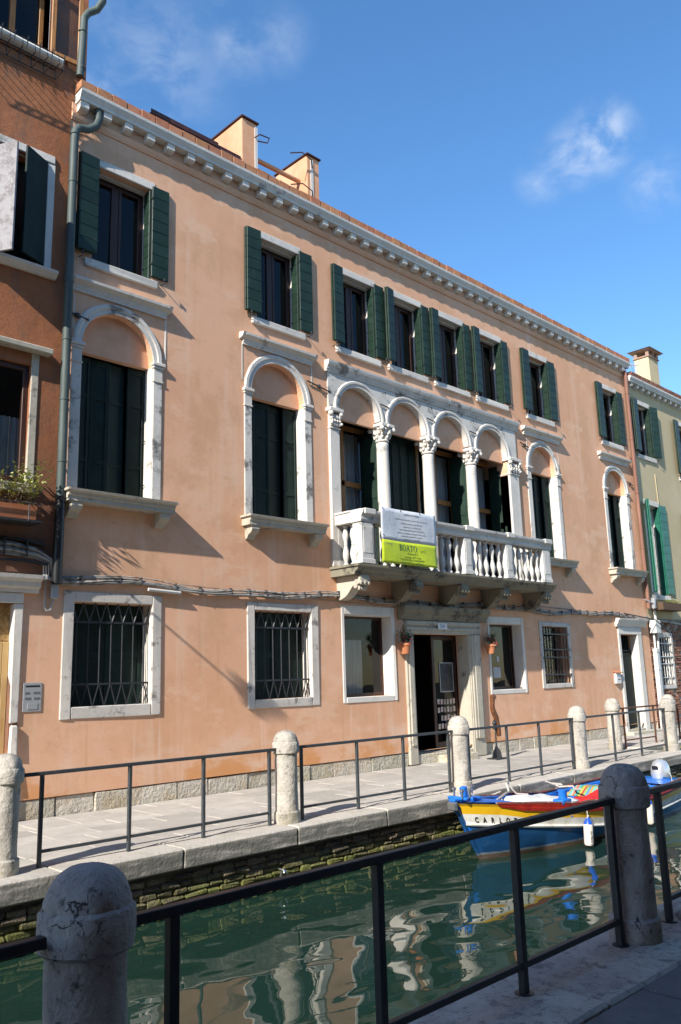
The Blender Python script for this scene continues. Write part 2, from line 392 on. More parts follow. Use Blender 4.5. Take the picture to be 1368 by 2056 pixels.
M_tile = mat('terracotta_block', (0.40, 0.17, 0.085), [PL(s=8, c=(0.34, 0.13, 0.06), a=0.4, b=0.65), PL(s=30, c=(0.46, 0.24, 0.14), a=0.5, b=0.7, f=0.5)], rough=0.9, rnd=0.12, rndhue=0.008, bump=(50, 0.3, 0.005))
M_roof = mat('roof_tile', (0.26, 0.12, 0.07), [PL(s=3, c=(0.18, 0.1, 0.07), a=0.4, b=0.65)], rough=0.9, rnd=0.15)
M_flash = mat('brown_flashing', (0.055, 0.022, 0.017), [PL(s=3, c=(0.075, 0.03, 0.022), a=0.4, b=0.65)], rough=0.45, metal=0.2)
M_cap = mat('chimney_cap_tile', (0.27, 0.2, 0.16), [PL(s=9, c=(0.34, 0.17, 0.11), a=0.45, b=0.65)], rough=0.9)
M_orange = mat('orange_plaster', (0.60, 0.335, 0.20), [PL(s=2, c=(0.55, 0.28, 0.155), a=0.4, b=0.65), PL(s=(6, 6, .8), c=(0.42, 0.22, 0.13), a=0.55, b=0.72, f=0.5)], rough=0.9, bump=(40, 0.2, 0.005))
M_brick = mat('old_brick', (0.20, 0.085, 0.055), [PL(s=9, c=(0.28, 0.14, 0.09), a=0.4, b=0.65), PL(s=25, c=(0.10, 0.055, 0.04), a=0.5, b=0.7, f=0.7), PL(s=3, c=(0.36, 0.32, 0.27), a=0.6, b=0.72, f=0.7)],
    rough=0.95, rnd=0.25, rndhue=0.012, bumps=((40, 0.7, 0.01, 6),))
M_mortar = mat('old_mortar', (0.33, 0.29, 0.24), [PL(s=7, c=(0.2, 0.16, 0.12), a=0.4, b=0.65)], rough=0.95, bump=(45, 0.5, 0.01))
M_quay = mat('mossy_quay_brick', (0.165, 0.13, 0.092), [PL(s=7, c=(0.22, 0.17, 0.115), a=0.4, b=0.65), PL(s=22, c=(0.075, 0.062, 0.045), a=0.46, b=0.68, f=0.85), PL(s=2, c=(0.06, 0.05, 0.04), a=0.45, b=0.65, f=0.7),
    PL(s=3.5, c=(0.13, 0.14, 0.03), a=0.30, b=0.56, f=0.92, z=(-0.50, -0.30), d=8, r=0.7), PL(s=9, c=(0.045, 0.05, 0.02), a=0.3, b=0.6, f=0.85, z=(-0.64, -0.54))],
    rough=0.8, rnd=0.3, rndhue=0.012, spec=0.3, bumps=((35, 1.0, 0.03, 7), (9, 0.9, 0.04, 5)))
M_quaym = mat('quay_mortar', (0.085, 0.07, 0.05), [PL(s=5, c=(0.085, 0.09, 0.022), a=0.35, b=0.6, z=(-0.5, -0.30))], rough=0.85, bump=(30, 1.0, 0.02))
M_curb = mat('quay_curb_stone', (0.47, 0.43, 0.375), [PL(s=2, c=(0.40, 0.365, 0.31), a=0.4, b=0.65), PL(s=18, c=(0.36, 0.33, 0.28), a=0.5, b=0.72, f=0.7), PL(s=5, c=(0.13, 0.125, 0.10), a=0.64, b=0.76, f=0.7, d=8),
    PL(s=(2.5, 4, 16), c=(0.15, 0.145, 0.125), a=0.30, b=0.56, f=0.92, z=(-0.045, -0.012), d=8)], rough=0.85, rnd=0.08, spec=0.25, bumps=((30, 0.6, 0.012, 7), (8, 0.5, 0.02, 5)))
M_pave = mat('trachite_paving', (0.36, 0.33, 0.29), [PL(s=2.2, c=(0.42, 0.385, 0.335), a=0.4, b=0.65), PL(s=14, c=(0.31, 0.285, 0.25), a=0.5, b=0.72, f=0.6)], rough=0.85, rnd=0.13, rndhue=0.008, spec=0.25, bumps=((30, 0.35, 0.006, 6),))
M_joint = mat('paving_joint', (0.40, 0.375, 0.33), [PL(s=20, c=(0.25, 0.23, 0.2), a=0.4, b=0.7)], rough=0.95)
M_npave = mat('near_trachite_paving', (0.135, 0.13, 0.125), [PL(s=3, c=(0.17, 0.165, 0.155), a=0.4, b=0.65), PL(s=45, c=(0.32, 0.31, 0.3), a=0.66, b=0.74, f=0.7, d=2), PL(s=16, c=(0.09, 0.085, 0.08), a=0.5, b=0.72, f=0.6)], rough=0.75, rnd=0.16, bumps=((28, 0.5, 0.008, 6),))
M_ncurb = mat('near_curb_stone', (0.50, 0.44, 0.375), [PL(s=2.4, c=(0.38, 0.33, 0.28), a=0.4, b=0.62, d=8), PL(s=11, c=(0.14, 0.13, 0.125), a=0.50, b=0.64, f=0.8, d=9, r=0.72), PL(s=28, c=(0.2, 0.18, 0.16), a=0.58, b=0.66, f=0.7, d=4), PL(s=60, c=(0.52, 0.5, 0.48), a=0.64, b=0.72, f=0.7, d=2),
    PL(s=(1.2, 5, 5), c=(0.22, 0.18, 0.15), a=0.56, b=0.72, f=0.6)], rough=0.8, rnd=0.07, bumps=((24, 0.5, 0.012, 7),))
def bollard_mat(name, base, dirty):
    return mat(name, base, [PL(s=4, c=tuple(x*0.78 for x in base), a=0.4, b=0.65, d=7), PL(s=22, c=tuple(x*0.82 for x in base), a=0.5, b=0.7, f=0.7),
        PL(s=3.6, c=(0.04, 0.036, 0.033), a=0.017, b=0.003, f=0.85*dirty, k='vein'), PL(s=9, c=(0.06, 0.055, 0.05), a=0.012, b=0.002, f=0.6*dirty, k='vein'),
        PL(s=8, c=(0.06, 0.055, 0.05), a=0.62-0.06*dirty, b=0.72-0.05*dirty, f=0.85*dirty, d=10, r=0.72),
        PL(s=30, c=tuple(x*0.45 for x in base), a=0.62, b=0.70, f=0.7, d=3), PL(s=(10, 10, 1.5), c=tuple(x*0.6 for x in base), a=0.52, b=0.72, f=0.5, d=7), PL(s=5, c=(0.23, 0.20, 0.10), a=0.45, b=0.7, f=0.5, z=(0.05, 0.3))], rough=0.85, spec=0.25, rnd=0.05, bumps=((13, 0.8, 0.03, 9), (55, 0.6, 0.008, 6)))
M_boll = bollard_mat('bollard_stone', (0.44, 0.405, 0.35), 0.75)
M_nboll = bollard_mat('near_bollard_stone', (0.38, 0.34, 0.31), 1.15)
M_leaf = mat('planter_leaf', (0.36, 0.40, 0.10), [PL(s=12, c=(0.50, 0.50, 0.20), a=0.4, b=0.65)], rough=0.6, rnd=0.2)
M_dleaf = mat('dark_leaf', (0.035, 0.06, 0.02), [PL(s=14, c=(0.06, 0.09, 0.03), a=0.4, b=0.65)], rough=0.6)
M_red = mat('red_flower', (0.35, 0.02, 0.02), rough=0.7)
M_pot = mat('terracotta_pot', (0.42, 0.15, 0.065), [PL(s=9, c=(0.48, 0.2, 0.1), a=0.45, b=0.7)], rough=0.85)
M_stem = mat('brown_stem', (0.10, 0.06, 0.035), rough=0.9)
M_banner = mat('white_banner_cloth', (0.54, 0.565, 0.60), [PL(s=3, c=(0.49, 0.52, 0.56), a=0.4, b=0.7)], rough=0.6, bump=(5, 0.4, 0.03))
M_lime = mat('lime_banner_cloth', (0.46, 0.56, 0.02), [PL(s=3, c=(0.42, 0.52, 0.015), a=0.4, b=0.7)], rough=0.6, bump=(5, 0.4, 0.03))
M_ink = mat('dark_ink', (0.05, 0.055, 0.07), rough=0.7)
M_gink = mat('green_ink', (0.005, 0.10, 0.045), rough=0.7)
M_bink = mat('blue_ink', (0.03, 0.14, 0.42), rough=0.7)
M_lblue = mat('pale_blue_label', (0.50, 0.62, 0.75), rough=0.7)
M_bblue = mat('boat_blue_paint', (0.010, 0.13, 0.52), [PL(s=4, c=(0.015, 0.16, 0.58), a=0.4, b=0.65), PL(s=20, c=(0.03, 0.10, 0.3), a=0.6, b=0.75, f=0.5)], rough=0.4, bump=(40, 0.15, 0.004))
M_hull = mat('hull_blue_paint', (0.009, 0.055, 0.16), [PL(s=(3, 3, 8), c=(0.014, 0.075, 0.2), a=0.4, b=0.65), PL(s=9, c=(0.04, 0.11, 0.2), a=0.58, b=0.75, f=0.6),
    PL(s=(3, 3, 12), c=(0.32, 0.36, 0.34), a=0.3, b=0.55, f=0.55, z=(-0.575, -0.56)), PL(s=(2, 2, 20), c=(0.13, 0.085, 0.055), a=0.25, b=0.5, z=(-0.60, -0.585))], rough=0.35, bump=(25, 0.2, 0.006))
M_yel = mat('boat_yellow_paint', (0.72, 0.42, 0.012), [PL(s=5, c=(0.62, 0.34, 0.012), a=0.45, b=0.7), PL(s=16, c=(0.35, 0.2, 0.05), a=0.64, b=0.75, f=0.6)], rough=0.4)
M_bwht = mat('boat_white_paint', (0.66, 0.65, 0.60), [PL(s=6, c=(0.52, 0.49, 0.42), a=0.45, b=0.68), PL(s=(9, 9, 3), c=(0.45, 0.2, 0.06), a=0.66, b=0.74, f=0.8)], rough=0.5)
M_bred = mat('boat_red_paint', (0.33, 0.022, 0.012), [PL(s=9, c=(0.24, 0.015, 0.01), a=0.45, b=0.7), PL(s=25, c=(0.45, 0.3, 0.25), a=0.66, b=0.74, f=0.6)], rough=0.45)
M_bcap = mat('worn_rim_wood', (0.12, 0.06, 0.05), [PL(s=14, c=(0.4, 0.36, 0.33), a=0.55, b=0.68, f=0.8), PL(s=6, c=(0.2, 0.03, 0.02), a=0.45, b=0.65)], rough=0.7)
M_bgrey = mat('stern_grey_hull', (0.14, 0.14, 0.115), [PL(s=5, c=(0.22, 0.2, 0.13), a=0.45, b=0.65)], rough=0.4)
M_fend = mat('white_fender_vinyl', (0.66, 0.60, 0.52), [PL(s=9, c=(0.55, 0.47, 0.36), a=0.5, b=0.7)], rough=0.45)
M_fblue = mat('blue_fender_cap', (0.01, 0.07, 0.42), rough=0.4)
M_rope = mat('pale_rope', (0.52, 0.48, 0.42), [PL(s=60, c=(0.35, 0.32, 0.28), a=0.45, b=0.6)], rough=0.95)
M_tarp = mat('white_plastic_sheet', (0.62, 0.62, 0.61), [PL(s=8, c=(0.52, 0.52, 0.52), a=0.45, b=0.65)], rough=0.45, bump=(14, 0.6, 0.03))
M_rcloth = mat('red_cloth', (0.50, 0.015, 0.015), rough=0.8, bump=(16, 0.6, 0.03))
M_silver = mat('silver_motor_cowl', (0.62, 0.64, 0.66), rough=0.3, metal=0.6)
M_mblk = mat('black_plastic', (0.012, 0.012, 0.013), rough=0.4)
M_chrome = mat('worn_steel', (0.5, 0.5, 0.5), rough=0.3, metal=0.9)
M_forc = mat('polished_walnut', (0.115, 0.042, 0.017), [PL(s=(9, 9, 30), c=(0.18, 0.07, 0.028), a=0.45, b=0.65)], rough=0.35)
M_sign = mat('number_plate_enamel', (0.60, 0.60, 0.58), rough=0.4)
M_poster = mat('poster_print', (0.04, 0.04, 0.04), [PL(s=9, c=(0.12, 0.1, 0.09), a=0.5, b=0.7)], rough=0.5)
M_card = mat('postcard_print', (0.35, 0.22, 0.2), [PL(s=30, c=(0.5, 0.48, 0.45), a=0.45, b=0.6)], rough=0.5, rnd=0.4, rndhue=0.06)
M_ground = mat('mud_ground', (0.10, 0.09, 0.07), rough=0.95)
M_moss = mat('mossy_step_stone', (0.20, 0.18, 0.11), [PL(s=5, c=(0.20, 0.21, 0.05), a=0.4, b=0.6), PL(s=14, c=(0.1, 0.1, 0.05), a=0.5, b=0.7)], rough=0.85, bump=(25, 0.8, 0.02))
M_net = mat('white_peeling_paint', (0.25, 0.24, 0.25), [PL(s=7, c=(0.15, 0.135, 0.14), a=0.42, b=0.62), PL(s=30, c=(0.33, 0.33, 0.33), a=0.5, b=0.7, f=0.5)], rough=0.7, bump=(22, 0.4, 0.006))
M_near = mat('ochre_plaster', (0.26, 0.19, 0.14), [PL(s=1.5, c=(0.22, 0.16, 0.12), a=0.4, b=0.65)], rough=0.9)

# glass: a Fresnel mix of a mirror and a slightly tinted clear sheet
def glass(name, tint, ior=1.5, add=0.0):
    m = bpy.data.materials.new(name); m.use_nodes = True; t = m.node_tree; n = t.nodes; L = t.links; n.clear()
    o = n.new('ShaderNodeOutputMaterial'); mixs = n.new('ShaderNodeMixShader'); fr = n.new('ShaderNodeFresnel'); fr.inputs['IOR'].default_value = ior
    tr = n.new('ShaderNodeBsdfTransparent'); tr.inputs['Color'].default_value = (*tint, 1)
    gl = n.new('ShaderNodeBsdfGlossy'); gl.inputs['Roughness'].default_value = 0.01
    g = n.new('ShaderNodeNewGeometry'); q = n.new('ShaderNodeTexNoise'); q.inputs['Scale'].default_value = 2.5; q.inputs['Detail'].default_value = 1
    L.new(g.outputs['Position'], q.inputs['Vector']); b = n.new('ShaderNodeBump'); b.inputs['Strength'].default_value = 0.05; b.inputs['Distance'].default_value = 0.03
    L.new(q.outputs['Fac'], b.inputs['Height']); L.new(b.outputs[0], gl.inputs['Normal'])
    bf = n.new('ShaderNodeMath'); bf.operation = 'MULTIPLY'; iv = n.new('ShaderNodeMath'); iv.operation = 'SUBTRACT'; iv.inputs[0].default_value = 1.0; L.new(g.outputs['Backfacing'], iv.inputs[1]); L.new(fr.outputs[0], bf.inputs[0]); L.new(iv.outputs[0], bf.inputs[1])
    L.new(bf.outputs[0], mixs.inputs[0]); L.new(tr.outputs[0], mixs.inputs[1]); L.new(gl.outputs[0], mixs.inputs[2]); L.new(mixs.outputs[0], o.inputs['Surface'])
    return m
M_glass = glass('window_glass', (0.82, 0.85, 0.86), 1.42)

# water
def water_mat():
    m = bpy.data.materials.new('canal_water'); m.use_nodes = True; t = m.node_tree; n = t.nodes; L = t.links
    b = n['Principled BSDF']; b.inputs['Base Color'].default_value = (0.010, 0.029, 0.021, 1); b.inputs['Roughness'].default_value = 0.015
    b.inputs['IOR'].default_value = 1.45; b.inputs['Specular IOR Level'].default_value = 0.75
    g = n.new('ShaderNodeNewGeometry'); prev = None
    for (s, st, d, det, dist) in (((0.6, 0.95, 1), 0.40, 0.13, 1.0, 0.5), ((1.9, 2.6, 1), 0.26, 0.042, 1.0, 0.4), ((7, 9, 1), 0.05, 0.008, 2.0, 0.2)):
        mp = n.new('ShaderNodeMapping'); mp.inputs['Scale'].default_value = s; mp.inputs['Rotation'].default_value = (0, 0, R(18)); L.new(g.outputs['Position'], mp.inputs['Vector'])
        q = n.new('ShaderNodeTexNoise'); q.inputs['Scale'].default_value = 1.0; q.inputs['Detail'].default_value = det; q.inputs['Roughness'].default_value = 0.4; q.inputs['Distortion'].default_value = dist
        L.new(mp.outputs[0], q.inputs['Vector'])
        bn = n.new('ShaderNodeBump'); bn.inputs['Strength'].default_value = st; bn.inputs['Distance'].default_value = d; L.new(q.outputs['Fac'], bn.inputs['Height'])
        if prev: L.new(prev, bn.inputs['Normal'])
        prev = bn.outputs[0]
    L.new(prev, b.inputs['Normal'])
    return m
M_water = water_mat()

# ================================================================== SETTING
WZ = -0.65
mb = MB(); mb.quad((-300, -300, -2.2), (300, -300, -2.2), (300, 300, -2.2), (-300, 300, -2.2)); struct('ground', mb, M_ground)
mb = MB(); mb.quad((-40, -7.75, WZ), (70, -7.75, WZ), (70, -0.9, WZ), (-40, -0.9, WZ)); struct('water', mb, M_water)

# far pavement: bed, kerb stones, paving stones
QX = 17.35
mb = MB(); mb.box(-14, QX-0.02, -2.75, 0.6, -2.0, -0.035); mb.box(QX-0.02, 42, -1.72, 0.6, -2.0, -0.035)
pav = struct('pavement', mb, M_joint)
x = -7.6; i = 0
kx = [-7.6, -5.9, -4.3, -2.6, -0.9, 0.6, 2.1, 3.72, 5.02, 6.55, 8.05, 9.55, 11.0, 12.55, 14.1, 15.75, QX]
for a, b in zip(kx[:-1], kx[1:]):
    mb = MB(); mb.box(a+0.002, b-0.002, -3.2, -2.70, -0.205, 0.0+random.uniform(-0.003, 0.003), 0.016, jit=0.004); obj('kerb_stone', mb, M_curb, pav)
x = QX+0.01
while x < 30:
    mb = MB(); mb.box(x+0.005, x+1.5, -2.05, -1.66, -0.22, 0.0, 0.02, jit=0.006); obj('kerb_stone', mb, M_curb, pav); x += 1.51
y = -2.695; row = 0
while y < -0.02:
    h = min(0.385, -0.004-y); x = -4.0+random.uniform(0, 0.6)
    while x < 24:
        w = random.uniform(0.55, 1.0)
        if x > 0.5 and (x+w < QX or y > -1.66):
            mb = MB(); mb.box(x+0.004, x+w-0.004, y+0.004, y+h-0.004, -0.06, random.uniform(-0.012, -0.006), 0.006, jit=0.002); obj('paving_stone', mb, M_pave, pav)
        x += w
    y += 0.385; row += 1
# plain bed for the parts of the pavement nobody can see in the picture
mb = MB(); mb.box(-14, 0.2, -2.69, -0.01, -0.034, -0.008); obj('paving_bed', mb, M_pave, pav)

# far quay wall of bricks, mossy towards the water
qw = thing('quay_wall', 'old brick canal wall under the far kerb, green with moss near the water', 'wall', (10, -3.1, -0.65))
mb = MB(); mb.box(-14, QX-0.06, -3.095, -2.76, -2.0, -0.21); mb.box(QX-0.06, QX, -3.095, -1.75, -2.0, -0.21); obj('core', mb, M_quaym, qw)
cnt = 0
mbs = MB()
for c in range(8):
    z = -0.255-0.066*c; x = 1.6-(0.13 if c % 2 else 0)+random.uniform(-.04, .04)
    while x < QX-0.1:
        w = random.uniform(0.15, 0.31)
        e = min(x+w-0.012, QX-0.01)
        dy = random.uniform(-0.02, 0.016)
        tgt = MB() if (2.3 < x < 12.5 and c < 6) else mbs
        tgt.box(x, e, -3.125+dy, -2.95, z-0.056+random.uniform(-.006, .004), z+random.uniform(-0.008, 0.005), 0.014, jit=0.011)
        if tgt is not mbs:
            if cnt < 300: obj('brick', tgt, M_quay, qw); cnt += 1
            else: mbs.add(tgt.v, tgt.f)
        x += w
o = obj('brick_courses', mbs, M_quay, qw); o['kind'] = 'stuff'
# end of the quay: rough corner blocks and mossy landing steps
for k, (x0, x1, y0, y1, z0, z1) in enumerate(((QX-0.05, QX+0.22, -3.12, -2.75, -0.75, -0.27), (QX-0.02, QX+0.3, -3.05, -2.5, -1.0, -0.55))):
    mb = MB(); mb.box(x0, x1, y0, y1, z0, z1, 0.06, jit=0.03); obj('corner_block', mb, M_moss, qw)
st = thing('landing_steps', 'mossy stone landing steps going down to the canal past the quay end', 'steps', (18.5, -2.4, -0.7))
for k in range(4):
    mb = MB(); mb.box(QX+0.25+0.02*k, 30, -2.06-0.32*(k+1), -2.07-0.32*k+0.02, -1.6, -0.10-0.16*k, 0.02, jit=0.008); obj('step', mb, M_moss, st)

# near pavement
mb = MB(); mb.box(-30, 40, -11.78, -8.34, -2.0, -0.035); npv = struct('near_pavement', mb, M_joint)
for a in (-6.2, -4.4, -2.6, -0.9, 0.95, 2.55, 4.15, 5.95, 7.6, 9.3, 11.0, 12.7):
    mb = MB(); mb.box(a+0.004, a+1.72 if a > 9 else a+1.6+0.0, -8.335, -7.70, -0.26, random.uniform(-0.003, 0.002), 0.018, jit=0.005)
    obj('kerb_stone', mb, M_ncurb, npv)
mb = MB(); mb.box(-14, -6.25, -8.335, -7.7, -0.26, 0, 0.02); mb.box(14.5, 40, -8.335, -7.7, -0.26, 0, 0.02); obj('kerb_run', mb, M_ncurb, npv)
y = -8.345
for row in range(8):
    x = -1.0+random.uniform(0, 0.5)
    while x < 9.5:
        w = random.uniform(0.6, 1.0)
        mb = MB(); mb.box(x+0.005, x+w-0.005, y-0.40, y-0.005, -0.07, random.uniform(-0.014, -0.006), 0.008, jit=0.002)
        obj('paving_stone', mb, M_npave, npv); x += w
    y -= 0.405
mb = MB(); mb.box(-30, 40, -8.2, -7.74, -2.0, -0.262); tag(obj('near_quay_wall', mb, M_quaym), 'plain dark canal wall below the near kerb stones', 'wall')

# ================================================================== PALAZZO
PX0, PX1, PZ0, PZT = 5.0, 22.42, 0.24, 10.42
pal = thing('palazzo', 'long pink plastered palace with arched windows, stone balcony and green shutters', 'building', (13.7, 0, 0))
TOPC = [5.92, 9.08, 11.13, 12.61, 14.09, 15.59, 17.64, 21.32]
ARC = [(5.91, .60), (9.05, .61), (17.60, .585), (21.29, .56)]
ZS = 6.56        # springing of the arches
holes = []       # x0,x1,z0,z1
for c in TOPC: holes.append((c-.5, c+.5, 7.92, 9.5))
for c, h in ARC: holes.append((c-h, c+h, 4.33, ZS+h))
LG = (10.5, 16.05, 3.62, 7.33); holes.append(LG)
GW = [(5.33, 6.56, 1.36, 2.78), (8.47, 9.72, 1.34, 2.77), (10.53, 11.79, 1.30, 2.77), (14.93, 16.15, 1.30, 2.72), (17.0, 18.1, 1.37, 2.70)]
holes += GW
D1 = (12.36, 14.12, -0.01, 2.46); D2 = (20.75, 21.68, -0.01, 2.57); holes += [D1, D2]
def wall_cells(mb, x0, x1, z0, z1, holes, Y=0.0, skip=None, maxc=2.0):
    xs = {x0, x1}; zs = {z0, z1}
    for h in holes:
        for v in h[:2]:
            if x0 < v < x1: xs.add(v)
        for v in h[2:4]:
            if z0 < v < z1: zs.add(v)
    if skip: xs |= {skip[0]} if x0 < skip[0] < x1 else set(); zs |= {skip[1]} if z0 < skip[1] < z1 else set()
    xs = sorted(xs); zs = sorted(zs)
    for a, b in zip(xs[:-1], xs[1:]):
        for c, d in zip(zs[:-1], zs[1:]):
            mx_, mz = (a+b)/2, (c+d)/2
            if any(h[0] < mx_ < h[1] and h[2] < mz < h[3] for h in holes): continue
            if skip and mx_ < skip[0] and mz > skip[1]: continue
            mb.quad((a, Y, c), (b, Y, c), (b, Y, d), (a, Y, d))
def spandrel(mb, c, r, zs, ztop, half, Y, n=20):
    """fills the corners of the rectangle above springing outside the semicircle"""
    for s in (-1, 1):
        arc = [(c+s*r*math.cos(t), zs+r*math.sin(t)) for t in [math.pi/2*k/n for k in range(n+1)]]
        for k in range(n):
            (xa, za), (xb, zb) = arc[k], arc[k+1]
            mb.quad((xa, Y, za), (xb, Y, zb), (xb, Y, ztop), (xa, Y, ztop))
        if half > r: mb.quad((c+s*r, Y, zs), (c+s*half, Y, zs), (c+s*half, Y, ztop), (c+s*r, Y, ztop))
def reveal(mb, h, d, Y=0.0, bottom=True, top=True):
    x0, x1, z0, z1 = h
    mb.quad((x0, Y, z0), (x0, d, z0), (x0, d, z1), (x0, Y, z1)); mb.quad((x1, Y, z0), (x1, Y, z1), (x1, d, z1), (x1, d, z0))
    if top: mb.quad((x0, Y, z1), (x0, d, z1), (x1, d, z1), (x1, Y, z1))
    if bottom: mb.quad((x0, Y, z0), (x1, Y, z0), (x1, d, z0), (x0, d, z0))
mb = MB()
wall_cells(mb, 4.62, PX1, PZ0, PZT, holes, skip=(PX0, 3.07))
for c, h in ARC: spandrel(mb, c, h, ZS, ZS+h, h, 0.0)
# body: sides, back
mb.quad((PX0, 0, 3.07), (PX0, 9, 3.07), (PX0, 9, PZT), (PX0, 0, PZT)); mb.quad((PX1, 0, 0), (PX1, 9, 0), (PX1, 9, PZT), (PX1, 0, PZT))
mb.quad((4.62, 9, 0), (PX1, 9, 0), (PX1, 9, PZT), (4.62, 9, PZT))
mb.quad((4.62, 0, 3.07), (PX0, 0, 3.07), (PX0, 9, 3.07), (4.62, 9, 3.07))
mb.quad((4.62, .04, 0), (PX0, .04, 0), (PX0, .04, PZ0+.01), (4.62, .04, PZ0+.01))
# bottom lip of the plaster coat above the plinth
mb.quad((4.62, 0, PZ0), (PX1, 0, PZ0), (PX1, .05, PZ0), (4.62, .05, PZ0))
for c in TOPC: reveal(mb, (c-.5, c+.5, 7.92, 9.5), 0.3)
for c, h in ARC:
    reveal(mb, (c-h, c+h, 4.33, ZS), 0.33, top=False)
    n = 24
    for k in range(n):
        t0, t1 = math.pi*k/n, math.pi*(k+1)/n
        mb.quad((c+h*math.cos(t0), 0, ZS+h*math.sin(t0)), (c+h*math.cos(t1), 0, ZS+h*math.sin(t1)), (c+h*math.cos(t1), .14, ZS+h*math.sin(t1)), (c+h*math.cos(t0), .14, ZS+h*math.sin(t0)))
reveal(mb, LG, 0.95)
for g in GW: reveal(mb, g, 0.34)
reveal(mb, D1, 0.3, bottom=False); reveal(mb, D2, 0.26, bottom=False)
obj('wall', mb, M_plaster, pal, recalc=False)
# dark rooms behind the openings (their back walls and floors)
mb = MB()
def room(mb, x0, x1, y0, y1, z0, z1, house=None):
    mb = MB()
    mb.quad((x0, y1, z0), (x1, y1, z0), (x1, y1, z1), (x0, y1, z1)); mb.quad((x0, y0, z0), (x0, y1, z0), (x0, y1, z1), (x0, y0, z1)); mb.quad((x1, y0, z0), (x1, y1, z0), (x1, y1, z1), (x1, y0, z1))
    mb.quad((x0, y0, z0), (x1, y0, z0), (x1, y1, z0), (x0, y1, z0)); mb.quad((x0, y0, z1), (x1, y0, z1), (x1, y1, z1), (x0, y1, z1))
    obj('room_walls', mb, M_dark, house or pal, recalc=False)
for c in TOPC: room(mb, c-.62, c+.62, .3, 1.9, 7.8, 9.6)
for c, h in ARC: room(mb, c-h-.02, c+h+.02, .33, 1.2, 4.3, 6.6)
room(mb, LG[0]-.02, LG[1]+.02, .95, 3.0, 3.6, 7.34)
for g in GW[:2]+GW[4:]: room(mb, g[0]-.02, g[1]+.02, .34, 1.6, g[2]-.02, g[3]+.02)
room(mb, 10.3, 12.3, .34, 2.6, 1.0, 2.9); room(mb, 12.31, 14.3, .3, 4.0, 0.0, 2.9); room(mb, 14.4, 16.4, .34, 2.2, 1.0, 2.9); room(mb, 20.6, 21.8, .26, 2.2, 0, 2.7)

# plinth stones
x = 4.63
segs = []
while x < PX1-0.05:
    w = random.choice((0.55, 0.75, 0.95, 1.05)); w = min(w, PX1-x); segs.append((x, x+w)); x += w
def cut(segs, a, b):
    out = []
    for (p, q) in segs:
        if q <= a or p >= b: out.append((p, q)); continue
        if p < a-0.05: out.append((p, a))
        if q > b+0.05: out.append((b, q))
    return out
segs = cut(segs, 12.13, 14.52); segs = cut(segs, 20.6, 21.92)
for (p, q) in segs:
    mb = MB(); rough_one = p > 9.0
    mb.box(p+.004, q-.004, 0.012+random.uniform(-.012, .01), .3, -0.05, PZ0-.006-random.uniform(0, .012), .012, jit=.006); obj('plinth_stone', mb, M_plinth, pal)
# cornice: cyma moulding, modillions, terracotta parapet
CZ = 10.40
prof = [(0.0, CZ-.02), (-.185, CZ-.02), (-.19, CZ+.02), (-.215, CZ+.06), (-.24, CZ+.10), (-.245, CZ+.145), (0.0, CZ+.145)]
mb = MB(); mb.prism(prof, 0, PX0+.06, PX1+.03)
corn = obj('cornice', mb, M_white, pal)
x = PX0+.14
mo = None
while x < PX1:
    j = random.uniform(-.012, .012)
    mb = MB(); poly = [(0.02, CZ-.02), (-.165, CZ-.02), (-.165, CZ-.12), (-.135, CZ-.145), (.02, CZ-.17)]
    mb.prism(poly, 0, x-.068+j, x+.068+j); obj('modillion', mb, M_white, corn); x += .387
mb = MB(); mb.box(PX0+.05, PX1+.03, -.215, .1, CZ+.148, CZ+.278); obj('parapet_mortar', mb, M_joint, pal)
x = PX0+.04
while x < PX1+.02:
    w = .26+random.uniform(-.006, .006)
    mb = MB(); mb.box(x+.005, min(x+w-.005, PX1+.05), -.23+random.uniform(-.006, .006), .12, CZ+.147, CZ+.29+random.uniform(-.008, .006), .006, jit=.003); obj('parapet_block', mb, M_tile, pal); x += w
mb = MB(); mb.prism([(0.0, 10.10), (-.02, 10.10), (-.045, 10.14), (-.06, 10.19), (-.03, 10.21), (-.03, CZ-.021), (0, CZ-.021)], 0, PX0+.01, PX1-.02); obj('string_moulding', mb, M_plaster, pal)
mb = MB(); mb.quad((PX0, .1, CZ+.16), (PX1, .1, CZ+.16), (PX1, 4.6, 11.25), (PX0, 4.6, 11.25)); mb.quad((PX0, 9, CZ), (PX1, 9, CZ), (PX1, 4.6, 11.25), (PX0, 4.6, 11.25))
mb.quad((PX0, 0, PZT), (PX1, 0, PZT), (PX1, .1, CZ+.16), (PX0, .1, CZ+.16))
mb.add([(PX0, .1, CZ), (PX0, 9, CZ), (PX0, 4.6, 11.25)], [(0, 1, 2)]); mb.add([(PX1, .1, CZ), (PX1, 9, CZ), (PX1, 4.6, 11.25)], [(0, 1, 2)])
obj('roof', mb, M_roof, pal, recalc=False)
